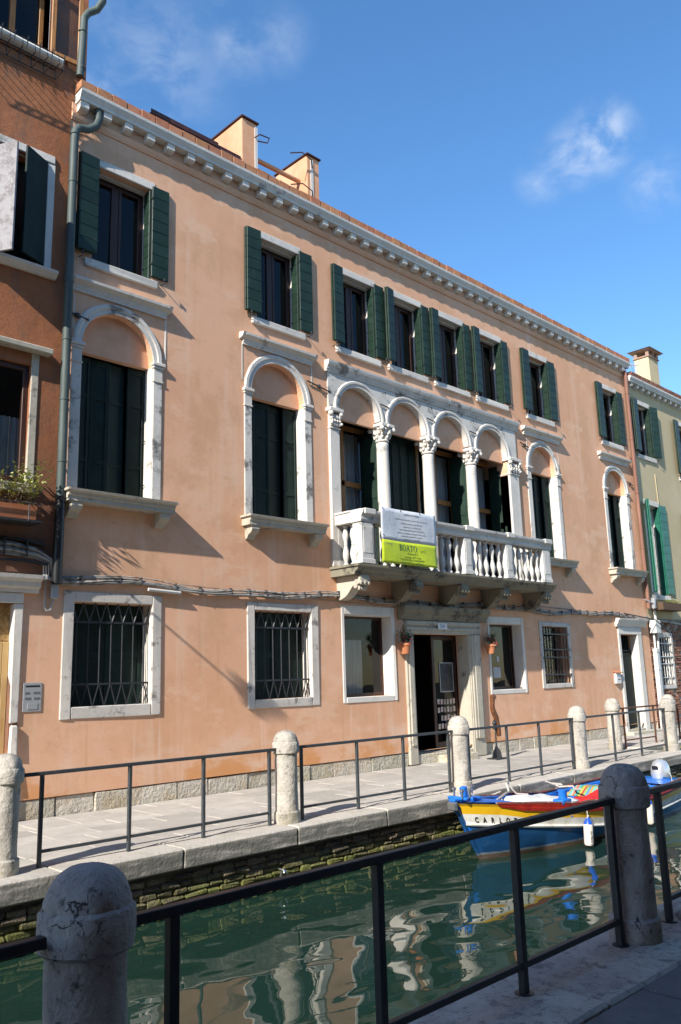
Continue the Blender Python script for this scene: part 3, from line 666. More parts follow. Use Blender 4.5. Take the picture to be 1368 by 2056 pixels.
# terrace cut into the roof: flashing band, two cheek walls, rail
mb = MB(); mb.box(6.7, 8.64, .5, .9, 10.5, 11.40, .01); mb.box(6.68, 8.1, .485, .5, 11.33, 11.42); obj('roof_flashing', mb, M_flash, pal)
for (a, b, zt, yb) in ((8.66, 9.02, 12.25, 1.65), (10.33, 10.66, 12.21, 1.5)):
    mb = MB(); mb.box(a, b, .5, yb, 10.4, zt, .008); ck = obj('terrace_cheek', mb, M_orange, pal)
    mb = MB(); mb.box(a-.03, b+.03, .46, yb+.03, zt, zt+.035, .004); obj('coping', mb, M_flash, ck)
    e = b if a < 9 else a
    mb = MB(); (mb.box(e-.055, e+.012, .488, .51, 10.5, zt-.06) if a < 9 else mb.box(e+.09, e+.16, .488, .51, 10.5, zt-.06)); obj('edge_board', mb, M_conduit, ck)
    mb = MB()
    for zz in ((11.15, 11.95) if a < 9 else (11.25, 11.95)):
        if a < 9: mb.tube([(e-.05, .5, zz), (e-.02, .38, zz+.02), (e+.2, .36, zz+.03), (e+.22, .44, zz-.02), (e, .48, zz-.06)], .013, 6)
        else: mb.tube([(e+.14, .49, zz), (e+.05, .42, zz+.12), (e-.22, .40, zz+.16), (e-.5, .44, zz+.04)], .013, 6)
    obj('iron_hook', mb, M_flash, ck)
mb = MB(); mb.tube([(9.02, .75, 11.70), (10.33, .75, 11.72)], .05, 10); obj('terrace_pipe', mb, M_orange, pal)

# ---- shutters
def leaf_boards(parent_part, M, w, z0, z1, n, thick, m):
    """horizontal boards of one leaf; local x 0..w, y 0..thick"""
    hb = (z1-z0)/n
    for k in range(n):
        mb = MB(); mb.box(0.002, w-0.002, -0.003, thick+0.003, z0+k*hb+.003, z0+(k+1)*hb-.003, .005, M); obj('board', mb, m, parent_part)
def leaf(name, hx, hy, ang, w, z0, z1, m, thick=.032, n=8, house=None, boards=True):
    """a shutter leaf hinged at (hx,hy) whose width runs along angle ang in plan"""
    Mx = Matrix.Translation((hx, hy, 0)) @ Matrix.Rotation(R(ang), 4, 'Z')
    mb = MB(); mb.box(0, w, 0.003, thick-.003, z0, z1, .003, Mx)
    for zz in (z0+.22, z1-.22): mb.box(-.012, .05, -.006, thick+.004, zz-.02, zz+.02, .002, Mx)
    p = obj('shutter', mb, m, house or pal)
    if boards: leaf_boards(p, Mx, w, z0, z1, n, thick, m)
    return p
def top_window(c, z0, z1, house, mpaint, msh, hw=.5, stone_m=M_white, flatw=.31, twist=(0, 0), nb=8):
    # dark wooden casement with two panes, stone sill and lintel
    mb = MB(); y = .22
    for (a, b, u, v) in ((c-hw, c-hw+.07, z0, z1), (c+hw-.07, c+hw, z0, z1), (c-hw+.07, c+hw-.07, z1-.07, z1), (c-hw+.07, c+hw-.07, z0, z0+.08), (c-.045, c+.045, z0+.08, z1-.07)):
        mb.box(a, b, y, y+.06, u, v, .006)
    w = obj('window', mb, mpaint, house)
    for s in (-1, 1):
        a, b = (c-hw+.07, c-.045) if s < 0 else (c+.045, c+hw-.07)
        mb = MB()
        for (p, q, u, v) in ((a, a+.045, z0+.08, z1-.07), (b-.045, b, z0+.08, z1-.07), (a+.045, b-.045, z1-.115, z1-.07), (a+.045, b-.045, z0+.08, z0+.135)): mb.box(p, q, y-.012, y+.05, u, v, .005)
        obj('sash', mb, mpaint, w)
        mb = MB(); mb.box(a+.04, b-.04, y+.015, y+.021, z0+.12, z1-.10); obj('pane', mb, M_glass, w)
    mb = MB(); mb.box(c-hw-.125, c+hw+.125, -.05, .2, z0-.13, z0, .012, jit=.008); obj('sill', mb, stone_m, w)
    mb = MB(); mb.box(c-hw-.02, c+hw+.06, -.016, .14, z1, z1+.145, .01, jit=.004); mb.box(c-hw, c+hw, .11, .2, z1-.035, z1, .004); obj('lintel', mb, stone_m, w)
    mb = MB(); mb.box(c+hw-.018, c+hw+.004, .16, .219, z0, z1); obj('jamb_strip', mb, stone_m, w)
    # bifold shutters: a leaf along the reveal, a leaf flat on the wall
    leaf('shutter', c+hw-.036, .155, -90, .165, z0+.02, z1-.02, msh, n=nb, house=house)
    leaf('shutter', c+hw+.006, -.035, -twist[1], flatw, z0+.06, z1+.07, msh, n=nb, house=house)
    a = twist[0]
    leaf('shutter', c-hw+.012, -.04, 180+a, flatw, z0+.06, z1+.07, msh, n=nb, house=house)
    leaf('shutter', c-hw+.03, -.078, 180+a+1, flatw, z0+.06, z1+.07, msh, n=nb, house=house)
    for s in (-1, 1):
        mb = MB(); xx = c+s*(hw+.2); mb.tube([(xx, 0, z0-.02), (xx, -.10, z0-.03), (xx+.0, -.115, z0+.02)], .008, 5); mb.box(xx-.012, xx+.012, -.13, -.1, z0+.0, z0+.05, .003); obj('shutter_stop', mb, M_iron, w)
tw = [(2, 1), (-3, 2), (3, 1), (10, 1), (2, 2), (4, 2), (2, 2), (2, 2)]
for k, c in enumerate(TOPC):
    fw = .31 if k in (0, 1, 2, 6, 7) else (.24 if k in (3, 4, 5) else .3)
    if k == 2: fw = .27
    top_window(c, 7.92, 9.5, pal, M_wood, M_green, flatw=fw, twist=tw[k])

# ---- arched windows
def ring(mb, c, zc, r0, r1, y0, y1, n=28, a0=0.0, a1=math.pi, jit=0.0):
    prev = None
    for k in range(n+1):
        t = a0+(a1-a0)*k/n; j = random.uniform(-jit, jit)
        cur = [(c+r*math.cos(t), y, zc+r*math.sin(t)) for r, y in ((r0, y1), (r0, y0), ((r0+r1)/2-.012, y0), ((r0+r1)/2+.005, y0-.018), (r1-.02+j, y0-.02), (r1+j, y0), (r1+j, y1))]
        if prev:
            m = len(cur); mb.add(prev+cur, [(i, i+1, i+1+m, i+m) for i in range(m-1)])
        prev = cur
def arched_window(c, h, closed=True):
    g = .155
    mb = MB()
    ring(mb, c, ZS+.0, h, h+g, -.015, .02, jit=.006)
    for s in (-1, 1):
        a, b = sorted((c+s*h, c+s*(h+g)))
        mb.box(a, b, -.018, .02, 4.33, 6.24, .006, jit=.003)
    ar = obj('arched_window', mb, M_arch, pal)
    for s in (-1, 1):
        a, b = sorted((c+s*(h-.012), c+s*(h+g+.012)))
        mb = MB()
        mb.box(a, b, -.035, .02, 6.24, 6.265, .004); mb.box(a+.012, b-.012, -.026, .02, 6.268, 6.46, .004); mb.box(a-.005, b+.005, -.045, .02, 6.463, 6.50, .006); mb.box(a-.02, b+.02, -.065, .02, 6.503, ZS-.003, .008)
        obj('impost', mb, M_white, ar)
        # stone lining of the reveal
        q0, q1 = (c-h, c-h+.004) if s < 0 else (c+h-.004, c+h)
        mb = MB(); mb.box(q0, q1, -.012, .26, 4.335, 6.49); obj('reveal_stone', mb, M_white, ar)
    # lunette infill
    mb = MB(); n = 24; arc = [(c+h*1.0*math.cos(math.pi*k/n), ZS+h*math.sin(math.pi*k/n)) for k in range(n+1)]
    poly = [(c+h, 6.49)]+arc+[(c-h, 6.49)]; mb.prism(poly, 1, .14, .25); obj('lunette', mb, M_plaster, ar)
    # hood
    mb = MB(); mb.prism([(0.02, 7.34), (-.035, 7.34), (-.035, 7.375), (-.05, 7.39), (-.055, 7.43), (-.10, 7.46), (-.135, 7.485), (-.14, 7.525), (.02, 7.55)], 0, c-.80, c+.81)
    mb.prism([(0.0, 7.43), (-.10, 7.46), (-.14, 7.525), (0, 7.55)], 0, c-.86, c-.80); mb.prism([(0.0, 7.43), (-.10, 7.46), (-.14, 7.525), (0, 7.55)], 0, c+.81, c+.87)
    obj('hood', mb, M_white, ar)
    # sill on two consoles
    mb = MB(); mb.prism([(0.02, 4.15), (-.21, 4.15), (-.21, 4.21), (-.23, 4.225), (-.235, 4.26), (-.27, 4.28), (-.28, 4.315), (.1, 4.33)], 0, c-.82, c+.89)
    mb.box(c-.855, c-.82, -.275, .0, 4.28, 4.316, .004); mb.box(c+.89, c+.925, -.275, .0, 4.28, 4.316, .004); obj('sill', mb, M_cons, ar)
    for xx in (c-.68, c+.74):
        mb = MB(); mb.prism([(0.02, 4.148), (-.19, 4.148), (-.195, 4.09), (-.18, 4.05), (-.14, 4.02), (-.09, 4.00), (-.065, 3.96), (-.03, 3.93), (.02, 3.93)], 0, xx-.08, xx+.08); obj('console', mb, M_cons, ar)
    # folded green shutters standing inside the opening
    n = 4; w = (2*h)/n; hinge = .2
    for k in range(n):
        a = c-h+k*w; ang = (4, -6, 9, -5)[k]
        Mx = Matrix.Translation((a+.004, .26+(.035 if k in (1, 2) else 0), 0)) @ Matrix.Rotation(R(ang), 4, 'Z')
        mb = MB(); ww = w-.012
        mb.box(0, ww, 0, .03, 4.34, 6.47, .004, Mx)
        for (p, q, u, v) in ((.0, .05, 4.34, 6.47), (ww-.05, ww, 4.34, 6.47), (.05, ww-.05, 4.34, 4.46), (.05, ww-.05, 4.86, 4.92), (.05, ww-.05, 5.84, 5.90), (.05, ww-.05, 6.37, 6.47)): mb.box(p, q, -.014, .002, u, v, .004, Mx)
        obj('shutter_panel', mb, M_dkgreen, ar)
    mb = MB(); mb.tube([(c+h-.05, .22, 4.4), (c+h-.05, .22, 6.4)], .01, 6)
    for zz in (4.6, 5.3): mb.tube([(c+h-.05, .22, zz), (c+h-.02, .17, zz+.02)], .008, 5)
    obj('latch_rod', mb, M_dkgreen, ar)
    # tie bars beside
for c, h in ARC: arched_window(c, h)
# strips of white left along the plaster edges, tie irons
for (xx, za, zb) in ((5.17, 6.75, 7.3), (6.72, 6.65, 7.33), (8.25, 6.7, 7.34), (9.86, 6.95, 7.33), (16.95, 6.9, 7.33), (18.36, 6.7, 7.3)): mb = MB(); mb.box(xx-.012, xx+.014, -.006, .0, za, zb, .002, jit=.004); obj('plaster_strip', mb, M_white, pal)
for (a, b) in (((9.72, -.03, 7.02), (10.3, -.03, 6.93)), ((16.62, -.03, 7.10), (16.98, -.03, 7.02)), ((5.02, -.03, 6.98), (5.4, -.03, 6.93)), ((21.95, -.03, 6.9), (22.3, -.03, 6.83))):
    mb = MB(); mb.bar(a, b, .022); mid = [(p+q)/2 for p, q in zip(a, b)]; mb.box(mid[0]-.03, mid[0]+.03, -.06, -.01, mid[2]-.03, mid[2]+.03, .008); obj('tie_iron', mb, M_iron, pal)

# ---- loggia
COLX = [11.79, 13.21, 14.69]
ACX = [11.07, 12.50, 13.95, 15.44]; AR = .565
ZL = 6.62
mb = MB()
YL = -.03
bx = [10.25, (ACX[0]+ACX[1])/2, (ACX[1]+ACX[2])/2, (ACX[2]+ACX[3])/2, 16.42]
for k, c in enumerate(ACX):
    n = 24
    for s in (-1, 1):
        arc = [(c+s*AR*math.cos(math.pi/2*i/n), ZL+AR*math.sin(math.pi/2*i/n)) for i in range(n+1)]
        for i in range(n):
            (xa, za), (xb, zb) = arc[i], arc[i+1]
            mb.quad((xa, YL, za), (xb, YL, zb), (xb, YL, 7.33), (xa, YL, 7.33)); mb.quad((xa, YL, za), (xb, YL, zb), (xb, .2, zb), (xa, .2, za))
        e = bx[k] if s < 0 else bx[k+1]
        mb.quad((c+s*AR, YL, ZL), (e, YL, ZL), (e, YL, 7.33), (c+s*AR, YL, 7.33)); mb.quad((c+s*AR, YL, ZL), (e, YL, ZL), (e, .2, ZL), (c+s*AR, .2, ZL))
mb.quad((10.25, YL, ZL), (10.25, .0, ZL), (10.25, .0, 7.33), (10.25, YL, 7.33)); mb.quad((16.42, YL, ZL), (16.42, 0, ZL), (16.42, 0, 7.33), (16.42, YL, 7.33))
arc_o = obj('arcade', mb, M_arch, pal, recalc=False)
for c in ACX:
    mb = MB(); ring(mb, c, ZL, AR, AR+.125, YL-.012, YL+.01, jit=.004); obj('arch_ring', mb, M_arch, arc_o)
    mb = MB(); n = 24; poly = [(c+AR-.004, 6.5)]+[(c+(AR-.004)*math.cos(math.pi*k/n), ZL+(AR-.004)*math.sin(math.pi*k/n)) for k in range(n+1)]+[(c-AR+.004, 6.5)]
    mb.prism(poly, 1, .10, .17); obj('lunette', mb, M_plaster, arc_o)
for k in range(3):
    xx = (ACX[k]+ACX[k+1])/2; mb = MB(); mb.bar((xx-.13, -.06, 6.98), (xx+.12, -.06, 6.95), .02); mb.tube([(xx-.04, -.04, 7.2), (xx-.06, -.09, 7.22), (xx+.0, -.1, 7.24), (xx+.02, -.06, 7.19)], .007, 5); obj('tie_iron', mb, M_iron, arc_o)
mb = MB(); mb.prism([(0.02, 7.332), (-.05, 7.332), (-.055, 7.37), (-.075, 7.385), (-.08, 7.42), (-.11, 7.45), (-.125, 7.50), (-.13, 7.54), (.02, 7.56)], 0, 10.2, 16.5); obj('arcade_cornice', mb, M_arch, arc_o)
def capital(mb, cx, cy, zb, r, half=False):
    H = .36
    prof = [(r*1.02, zb), (r*1.1, zb+.02), (r*1.02, zb+.04), (r*.98, zb+.06), (r*1.02, zb+.16), (r*1.15, zb+.24), (r*1.4, zb+.285)]
    mb.lathe(prof, (cx, cy, 0), 20)
    s = r*1.5
    mb.box(cx-s, cx+s, cy-s, cy+s, zb+.29, zb+H, .012)
    for k in range(8):
        for (zz, rr, hh, off) in ((zb+.06, r*1.12, .10, 0), (zb+.14, r*1.22, .11, math.pi/8)):
            a = 2*math.pi*k/8+off
            px, py = cx+rr*math.cos(a), cy+rr*math.sin(a)
            mb.sphere((px, py, zz+hh*.45), .05, 6, 5, .75, .75, hh/.1)
            mb.sphere((cx+(rr+.03)*math.cos(a), cy+(rr+.03)*math.sin(a), zz+hh*.9), .028, 6, 4)
    for sx in (-1, 1):
        for sy in (-1, 1):
            mb.sphere((cx+sx*s*.86, cy+sy*s*.86, zb+.25), .052, 8, 6)
            mb.sphere((cx+sx*s*.6, cy+sy*s*.72, zb+.225), .035, 6, 5)
    for (dx, dy) in ((0, -s), (s, 0), (-s, 0)): mb.sphere((cx+dx*.98, cy+dy*.98, zb+.31), .04, 6, 5)
for cx in COLX:
    r = .13
    prof = [(r, 3.75), (r*1.0, 4.4), (r*.99, 5.2), (r*.93, 6.12), (r*.97, 6.15), (r*.97, 6.19), (r*.9, 6.21)]
    mb = MB(); mb.lathe(prof, (cx, .06, 0), 28); co = obj('column', mb, M_white, pal)
    mb = MB(); capital(mb, cx, .06, 6.225, r*.98); obj('capital', mb, M_white, co)
    mb = MB(); mb.box(cx-.18, cx+.18, -.12, .24, 3.6, 3.68, .01); mb.lathe([(r*1.25, 3.68), (r*1.28, 3.70), (r*1.1, 3.73), (r, 3.76)], (cx, .06, 0), 24); obj('base', mb, M_white, co)
for (a, b) in ((10.25, 10.5), (16.05, 16.42)):
    mb = MB(); mb.box(a, b, -.055, .94, 3.62, 6.21, .01); pi_ = obj('pilaster', mb, M_white, pal)
    mb = MB(); mb.box(a-.012, b+.012, -.075, .26, 6.213, 6.24, .006); mb.box(a+.004, b-.004, -.06, .25, 6.243, 6.5, .005); mb.box(a-.05, b+.06, -.13, .27, 6.54, 6.615, .012); mb.box(a+.01, b-.01, .1, .93, 6.215, 7.3)
    for k in range(4):
        xx = a+.03+(b-a-.06)*k/3
        mb.sphere((xx, -.075, 6.31), .042, 6, 5, .9, .7, 1.3); mb.sphere((xx, -.10, 6.36), .026, 6, 4)
        mb.sphere((xx, -.085, 6.43), .04, 6, 5, .9, .7, 1.2)
    for xx in (a+.0, b+.0): mb.sphere((xx, -.09, 6.50), .055, 8, 6); mb.sphere((xx, -.11, 6.31), .03, 6, 5)
    obj('capital', mb, M_white, pi_)
# glazed doors and green leaves behind the columns
bays = [(10.5, 11.66), (11.94, 13.07), (13.36, 14.55), (14.84, 16.05)]
for k, (a, b) in enumerate(bays):
    if k == 1:
        n = 5; w = (b-a+.2)/n
        for q in range(n):
            mb = MB(); mb.box(a-.06+q*w, a-.06+(q+1)*w-.01, .42, .45, 3.64, 6.6, .004); mb.box(a-.02+q*w, a-.1+(q+1)*w, .405, .42, 3.9, 4.9, .003); mb.box(a-.02+q*w, a-.1+(q+1)*w, .405, .42, 5.05, 6.4, .003)
            obj('shutter_panel', mb, M_dkgreen, pal)
        continue
    y = .55; mb = MB()
    for (p, q, u, v) in ((a+.02, a+.12, 3.64, 6.6), (b-.12+.15, b+.15, 3.64, 6.6), (a+.12, b+.03, 6.5, 6.6), (a+.12, b+.03, 5.35, 5.46), (a+.12, b+.03, 3.64, 3.8), ((a+b)/2+.02, (a+b)/2+.12, 3.8, 6.5)): mb.box(p, q, y, y+.06, u, v, .006)
    dr = obj('balcony_door', mb, M_oak, pal)
    for (p, q, u, v) in ((a+.12, (a+b)/2+.02, 3.8, 5.35), ((a+b)/2+.12, b+.03, 3.8, 5.35), (a+.12, (a+b)/2+.02, 5.46, 6.5), ((a+b)/2+.12, b+.03, 5.46, 6.5)):
        mb = MB(); mb.box(p, q, y+.02, y+.026, u, v); obj('pane', mb, M_glass, dr)
    mb = MB(); pts = []
    for i in range(25):
        xx = a+.1+(b-a)*i/24; pts.append([(xx, y+.16+.03*math.sin(i*1.7), 3.66), (xx, y+.16+.03*math.sin(i*1.7), 6.5)])
    mb.grid(pts); obj('curtain', mb, M_curtain, dr, recalc=False)
    # leaves: narrow one folded at left, wide one standing open at right
    mb = MB(); mb.box(a+.06, a+.10, .16, .5, 3.66, 6.47, .004); obj('shutter', mb, M_green, pal)
    mb = MB(); M2 = Matrix.Translation((b+.06, .12, 0)) @ Matrix.Rotation(R(98), 4, 'Z')
    mb.box(0, .42, 0, .035, 3.66, 6.47, .004, M2); mb.box(.05, .37, .033, .045, 3.8, 4.95, .006, M2); mb.box(.05, .37, .033, .045, 5.1, 6.35, .006, M2); mb.box(-.01, .06, .03, .06, 4.85, 5.0, .004, M2)
    sh = obj('shutter', mb, M_green, pal)
    mb = MB(); mb.tube([(b+.0, .2, 4.35), (b-.06, .18, 4.4), (b-.07, .17, 4.62), (b-.03, .18, 4.66)], .009, 6); obj('brass_latch', mb, M_oak, sh)

# ---- balcony
mb = MB(); mb.prism([(0.05, 3.42), (-.60, 3.42), (-.62, 3.47), (-.68, 3.50), (-.70, 3.545), (-.73, 3.56), (-.735, 3.60), (.05, 3.615)], 0, 10.22, 16.62)
mb.box(10.19, 10.22, -.73, .0, 3.555, 3.60, .004); mb.box(16.62, 16.65, -.73, .0, 3.555, 3.60, .004)
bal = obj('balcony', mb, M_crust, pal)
def bprof(s=1.0):
    return [(.062, 0), (.066, .02), (.06, .035), (.038, .05), (.034, .07), (.05, .11), (.066, .17), (.068, .22), (.056, .29), (.038, .35), (.033, .375), (.04, .385), (.038, .40), (.033, .415), (.045, .47), (.062, .53), (.064, .57), (.05, .63), (.034, .68), (.036, .70), (.056, .715), (.056, .735)]
bm0 = MB(); bm0.lathe([(r*.92, z*1.0) for r, z in bprof()], seg=12); bme = bm0.mesh('baluster'); bme.materials.append(M_balc)
def baluster(x, y):
    o = bpy.data.objects.new('baluster', bme); COL.objects.link(o); o.parent = bal; o.matrix_parent_inverse = Matrix.Translation(-ploc(bal)); o.location = (x, y, 3.615)
    o.rotation_euler = (0, 0, random.uniform(0, 6))
    return o
piers = [10.50, 11.98, 13.42, 14.87, 16.33]
for p in piers:
    hw = .155 if p in (10.50, 16.33) else .12
    mb = MB(); mb.box(p-hw, p+hw, -.69, -.46, 3.617, 4.36, .008); mb.box(p-hw-.015, p+hw+.015, -.705, -.45, 3.617, 3.70, .006); mb.box(p-hw+.04, p+hw-.04, -.697, -.6, 3.80, 4.28, .004); obj('pier', mb, M_balc, bal)
for a, b in zip(piers[:-1], piers[1:]):
    l0 = a+.15; l1 = b-.15
    if a == piers[0]: l0 = a+.17
    for k in range(5): baluster(l0+(l1-l0)*(k+.5)/5, -.58)
for xx in (10.46, 16.37):
    for yy in (-.36, -.17): baluster(xx, yy)
    mb = MB(); mb.box(xx-.08, xx+.08, -.06, .0, 3.617, 4.36, .006); obj('half_pier', mb, M_balc, bal)
def railprof(z): return [(-.45, z), (-.70, z), (-.715, z+.04), (-.715, z+.10), (-.735, z+.12), (-.76, z+.16), (-.765, z+.205), (-.70, z+.225), (-.44, z+.225), (-.43, z+.04)]
mb = MB(); mb.prism(railprof(4.362), 0, 10.32, 16.52)
for (a, b) in ((10.315, 10.58), (16.25, 16.525)): mb.box(a, b, -.45, .0, 4.364, 4.55, .008); mb.box(a-.02, b+.02, -.44, .0, 4.552, 4.588, .006)
for p in piers:
    hw = .14; mb.box(p-hw, p+hw, -.785, -.44, 4.49, 4.592, .01)
obj('hand_rail', mb, M_balc, bal)
for cx in (10.47, 11.93, 13.36, 14.80, 16.40):
    mb = MB()
    P = [(0.02, 3.418), (-.60, 3.418), (-.62, 3.36), (-.615, 3.31), (-.585, 3.27), (-.55, 3.255), (-.50, 3.27), (-.45, 3.27), (-.40, 3.235), (-.34, 3.17), (-.27, 3.10), (-.19, 3.05), (-.10, 3.02), (0.02, 3.01)]
    mb.prism(P, 0, cx-.105, cx+.105)
    ring_r = [(-.545, 3.33, .075), (-.49, 3.235, .05)]
    for (yy, zz, rr) in ring_r:
        Mx = Matrix.Translation((cx, yy, zz)) @ Matrix.Rotation(R(90), 4, 'Y')
        mb.lathe([(rr*.5, -.135), (rr, -.125), (rr*1.02, 0), (rr, .125), (rr*.5, .135)], seg=12, M=Mx)
    for q in range(5): mb.sphere((cx-.1+.05*q, -.60+.01*(q % 2), 3.29), .034, 6, 5, .8, 1, 1.5)
    for q in range(4): mb.sphere((cx-.075+.05*q, -.535, 3.19), .032, 6, 5, .8, 1, 1.4)
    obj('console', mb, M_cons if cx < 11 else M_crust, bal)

# ---- ground floor: stone framed windows with grilles
def stone_frame(mb, o, h, y0=-.02, y1=.1):
    x0, x1, z0, z1 = o
    mb.box(x0, h[0], y0, y1, z0, z1, .01, jit=.006); mb.box(h[1], x1, y0, y1, z0, z1, .01, jit=.006)
    mb.box(h[0]+.001, h[1]-.001, y0, y1, h[3], z1, .01, jit=.006); mb.box(h[0]+.001, h[1]-.001, y0, y1+.2, z0, h[2], .01, jit=.006)
OUT = [(5.18, 6.72, 1.2, 2.92), (8.32, 9.88, 1.2, 2.90), (10.45, 11.87, 1.2, 2.94), (14.85, 16.24, 1.2, 2.87), (16.87, 18.23, 1.27, 2.80)]
for k in (0, 1):
    h = GW[k]; mb = MB(); stone_frame(mb, OUT[k], h); w = obj('barred_window', mb, M_frame, pal)
    mb = MB(); n = 7; x0, x1, z0, z1 = h; y = .07
    zl, zh = z0+.30, z1-.27
    for z in (zl, zh): mb.box(x0, x1, y-.012, y+.012, z-.014, z+.014)
    for q in range(n):
        xx = x0+(x1-x0)*(q+.5)/n; mb.tube([(xx, y, z0), (xx, y, z1)], .0075 if False else .009, 6) if False else mb.tube([(xx, y, zl), (xx, y, zh)], .010, 6)
        for s in (-1, 1):
            xe = xx+s*(x1-x0)/n/2
            mb.tube([(xx, y-.012, zh), (xe, y-.012, z1)], .009, 5); mb.tube([(xx, y-.012, zl), (xe, y-.012, z0)], .009, 5)
    obj('grille', mb, M_iron, w)
    for (a, b) in ((x0+.003, (x0+x1)/2-.004), ((x0+x1)/2+.004, x1-.008)):
        mb = MB(); mb.box(a, b, .262, .292, z0+.003, z1-.003, .004)
        for (p, q, u, v) in ((a, a+.07, z0+.003, z1-.003), (b-.07, b, z0+.003, z1-.003), (a+.07, b-.07, z1-.10, z1-.003), (a+.07, b-.07, z0+.003, z0+.12), (a+.07, b-.07, (z0+z1)/2-.05, (z0+z1)/2+.05)): mb.box(p, q, .248, .264, u, v, .004)
        obj('inner_shutter', mb, M_dkgreen, w)
    mb = MB()
    mb.box(x1-.005, x1-.001, .0, .245, z0+.005, z1-.005); obj('reveal_stone', mb, M_white, w)
for k in (2, 3):
    h = GW[k]; mb = MB(); stone_frame(mb, OUT[k], h, y0=-.012); w = obj('shop_window', mb, M_paint, pal)
    x0, x1, z0, z1 = h
    mb = MB(); mb.box(x1-.006, x1-.001, -.0, .25, z0+.005, z1-.005); mb.box(x0+.01, x1-.01, .0, .25, z1-.005, z1-.001); obj('reveal', mb, M_paint, w)
    mb = MB()
    for (a, b, u, v) in ((x0, x0+.05, z0, z1), (x1-.05, x1, z0, z1), (x0+.05, x1-.05, z1-.05, z1), (x0+.05, x1-.05, z0, z0+.06)): mb.box(a, b, .25, .3, u, v, .004)
    obj('casement', mb, M_wood, w)
    mb = MB(); mb.box(x0+.045, x1-.045, .265, .271, z0+.05, z1-.045); obj('pane', mb, M_glass, w)
mb = MB(); mb.box(11.05, 11.52, .55, .58, 1.3, 2.35, .005); tag(obj('display_board', mb, M_curtain), 'pale display board standing behind the shop window beside the doorway', 'board')
mb = MB(); mb.box(15.35, 15.62, .262, .264, 1.55, 1.78); mb.box(15.5, 15.58, .262, .264, 1.9, 2.02); tag(obj('window_notice', mb, M_curtain), 'small pale notices stuck on the shop window right of the doorway', 'notice')
h = GW[4]; mb = MB(); stone_frame(mb, OUT[4], h); w = obj('barred_window', mb, M_frame, pal)
mb = MB()
for q in range(9): xx = h[0]+(h[1]-h[0])*(q+.5)/9; mb.tube([(xx, .0, h[2]-.02), (xx, .0, h[3]+.02)], .009, 5)
for z in (1.58, 1.98, 2.16, 2.52): mb.box(h[0]-.03, h[1]+.03, -.035, -.012, z-.014, z+.014)
obj('grille', mb, M_iron, w)
mb = MB(); mb.box(h[0], h[1], .2, .206, h[2], h[3]); obj('pane', mb, M_glass, w)

# ---- main doorway
mb = MB()
for (a, b) in ((12.13, 12.36), (14.12, 14.52)):
    mb.box(a, b, -.05, .1, 0.0, 2.452, .012, jit=.004); mb.box(a+.05, b-.05, -.075, -.04, .35, 2.45, .01)
    if b-a > .3: mb.box(a+.12, b-.1, -.09, -.07, .35, 2.45, .008)
mb.box(12.13, 14.52, -.05, .1, 2.456, 2.72, .012); mb.box(12.13, 14.52, -.075, -.045, 2.52, 2.58, .008); mb.box(12.13, 14.52, -.085, -.045, 2.62, 2.70, .008)
dw = obj('doorway', mb, M_cons, pal)
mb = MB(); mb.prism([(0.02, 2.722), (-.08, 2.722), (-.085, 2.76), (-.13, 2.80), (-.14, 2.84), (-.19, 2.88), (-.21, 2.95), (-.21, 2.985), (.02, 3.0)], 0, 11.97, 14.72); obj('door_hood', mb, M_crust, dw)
for (a, b) in ((14.10, 14.12), (12.36, 12.375)): mb = MB(); mb.box(a, b, -.03, .26, .02, 2.45, .004); obj('reveal_stone', mb, M_cons, dw)
mb = MB(); mb.box(12.37, 14.10, -.02, .5, -.04, .17, .015, jit=.005); mb.box(12.95, 13.85, -.32, -.025, -.04, .13, .015, jit=.005); obj('door_step', mb, M_plinth, dw)
mb = MB(); mb.box(13.06, 13.36, -.098, -.09, 2.545, 2.675, .002); mb.box(13.07, 13.35, -.1005, -.098, 2.556, 2.664); pl = obj('number_plate', mb, M_sign, dw)
tm = textmesh('door_number', '541', .11, M_bink, .001); o = obj('door_number', tm, None, dw); o.location = Vector((13.21, -.1015, 2.575))+ploc(dw)*0; o.rotation_euler = (R(90), 0, 0)
# glass door inside, half open, with poster and cards
gd = thing('glass_door', 'dark framed shop door standing open inside the main doorway, hung with cards', 'door', (13.7, .32, .17))
mb = MB()
for (a, b, u, v) in ((13.3, 13.38, .18, 2.44), (14.02, 14.09, .18, 2.44), (13.38, 14.02, 2.36, 2.44), (13.38, 14.02, .18, .32)): mb.box(a, b, .30, .34, u, v, .004)
obj('frame', mb, M_wood, gd)
mb = MB(); mb.box(13.38, 14.02, .315, .321, .32, 2.36); obj('pane', mb, M_glass, gd)
mb = MB(); mb.box(13.55, 13.96, .307, .312, 1.32, 1.88); obj('poster', mb, M_poster, gd)
mb = MB()
for (a, b, u, v) in ((13.54, 13.97, 1.30, 1.32), (13.54, 13.97, 1.88, 1.90), (13.53, 13.55, 1.3, 1.9), (13.96, 13.98, 1.3, 1.9)): mb.box(a, b, .302, .309, u, v)
obj('poster_frame', mb, M_grey, gd)
for q in range(24):
    xx = 13.42+(q % 6)*.1; zz = 1.16-(q//6)*.16+random.uniform(-.01, .01)
    if random.random() < .12: continue
    mb = MB(); mb.box(xx, xx+.07, .307, .3085, zz-.1, zz); obj('card', mb, M_card, gd)
mb = MB(); mb.box(12.6, 12.63, .7, 1.3, .18, 2.4); tag(obj('door_leaf', mb, M_wood), 'dark wooden door leaf folded back inside the main doorway', 'door')

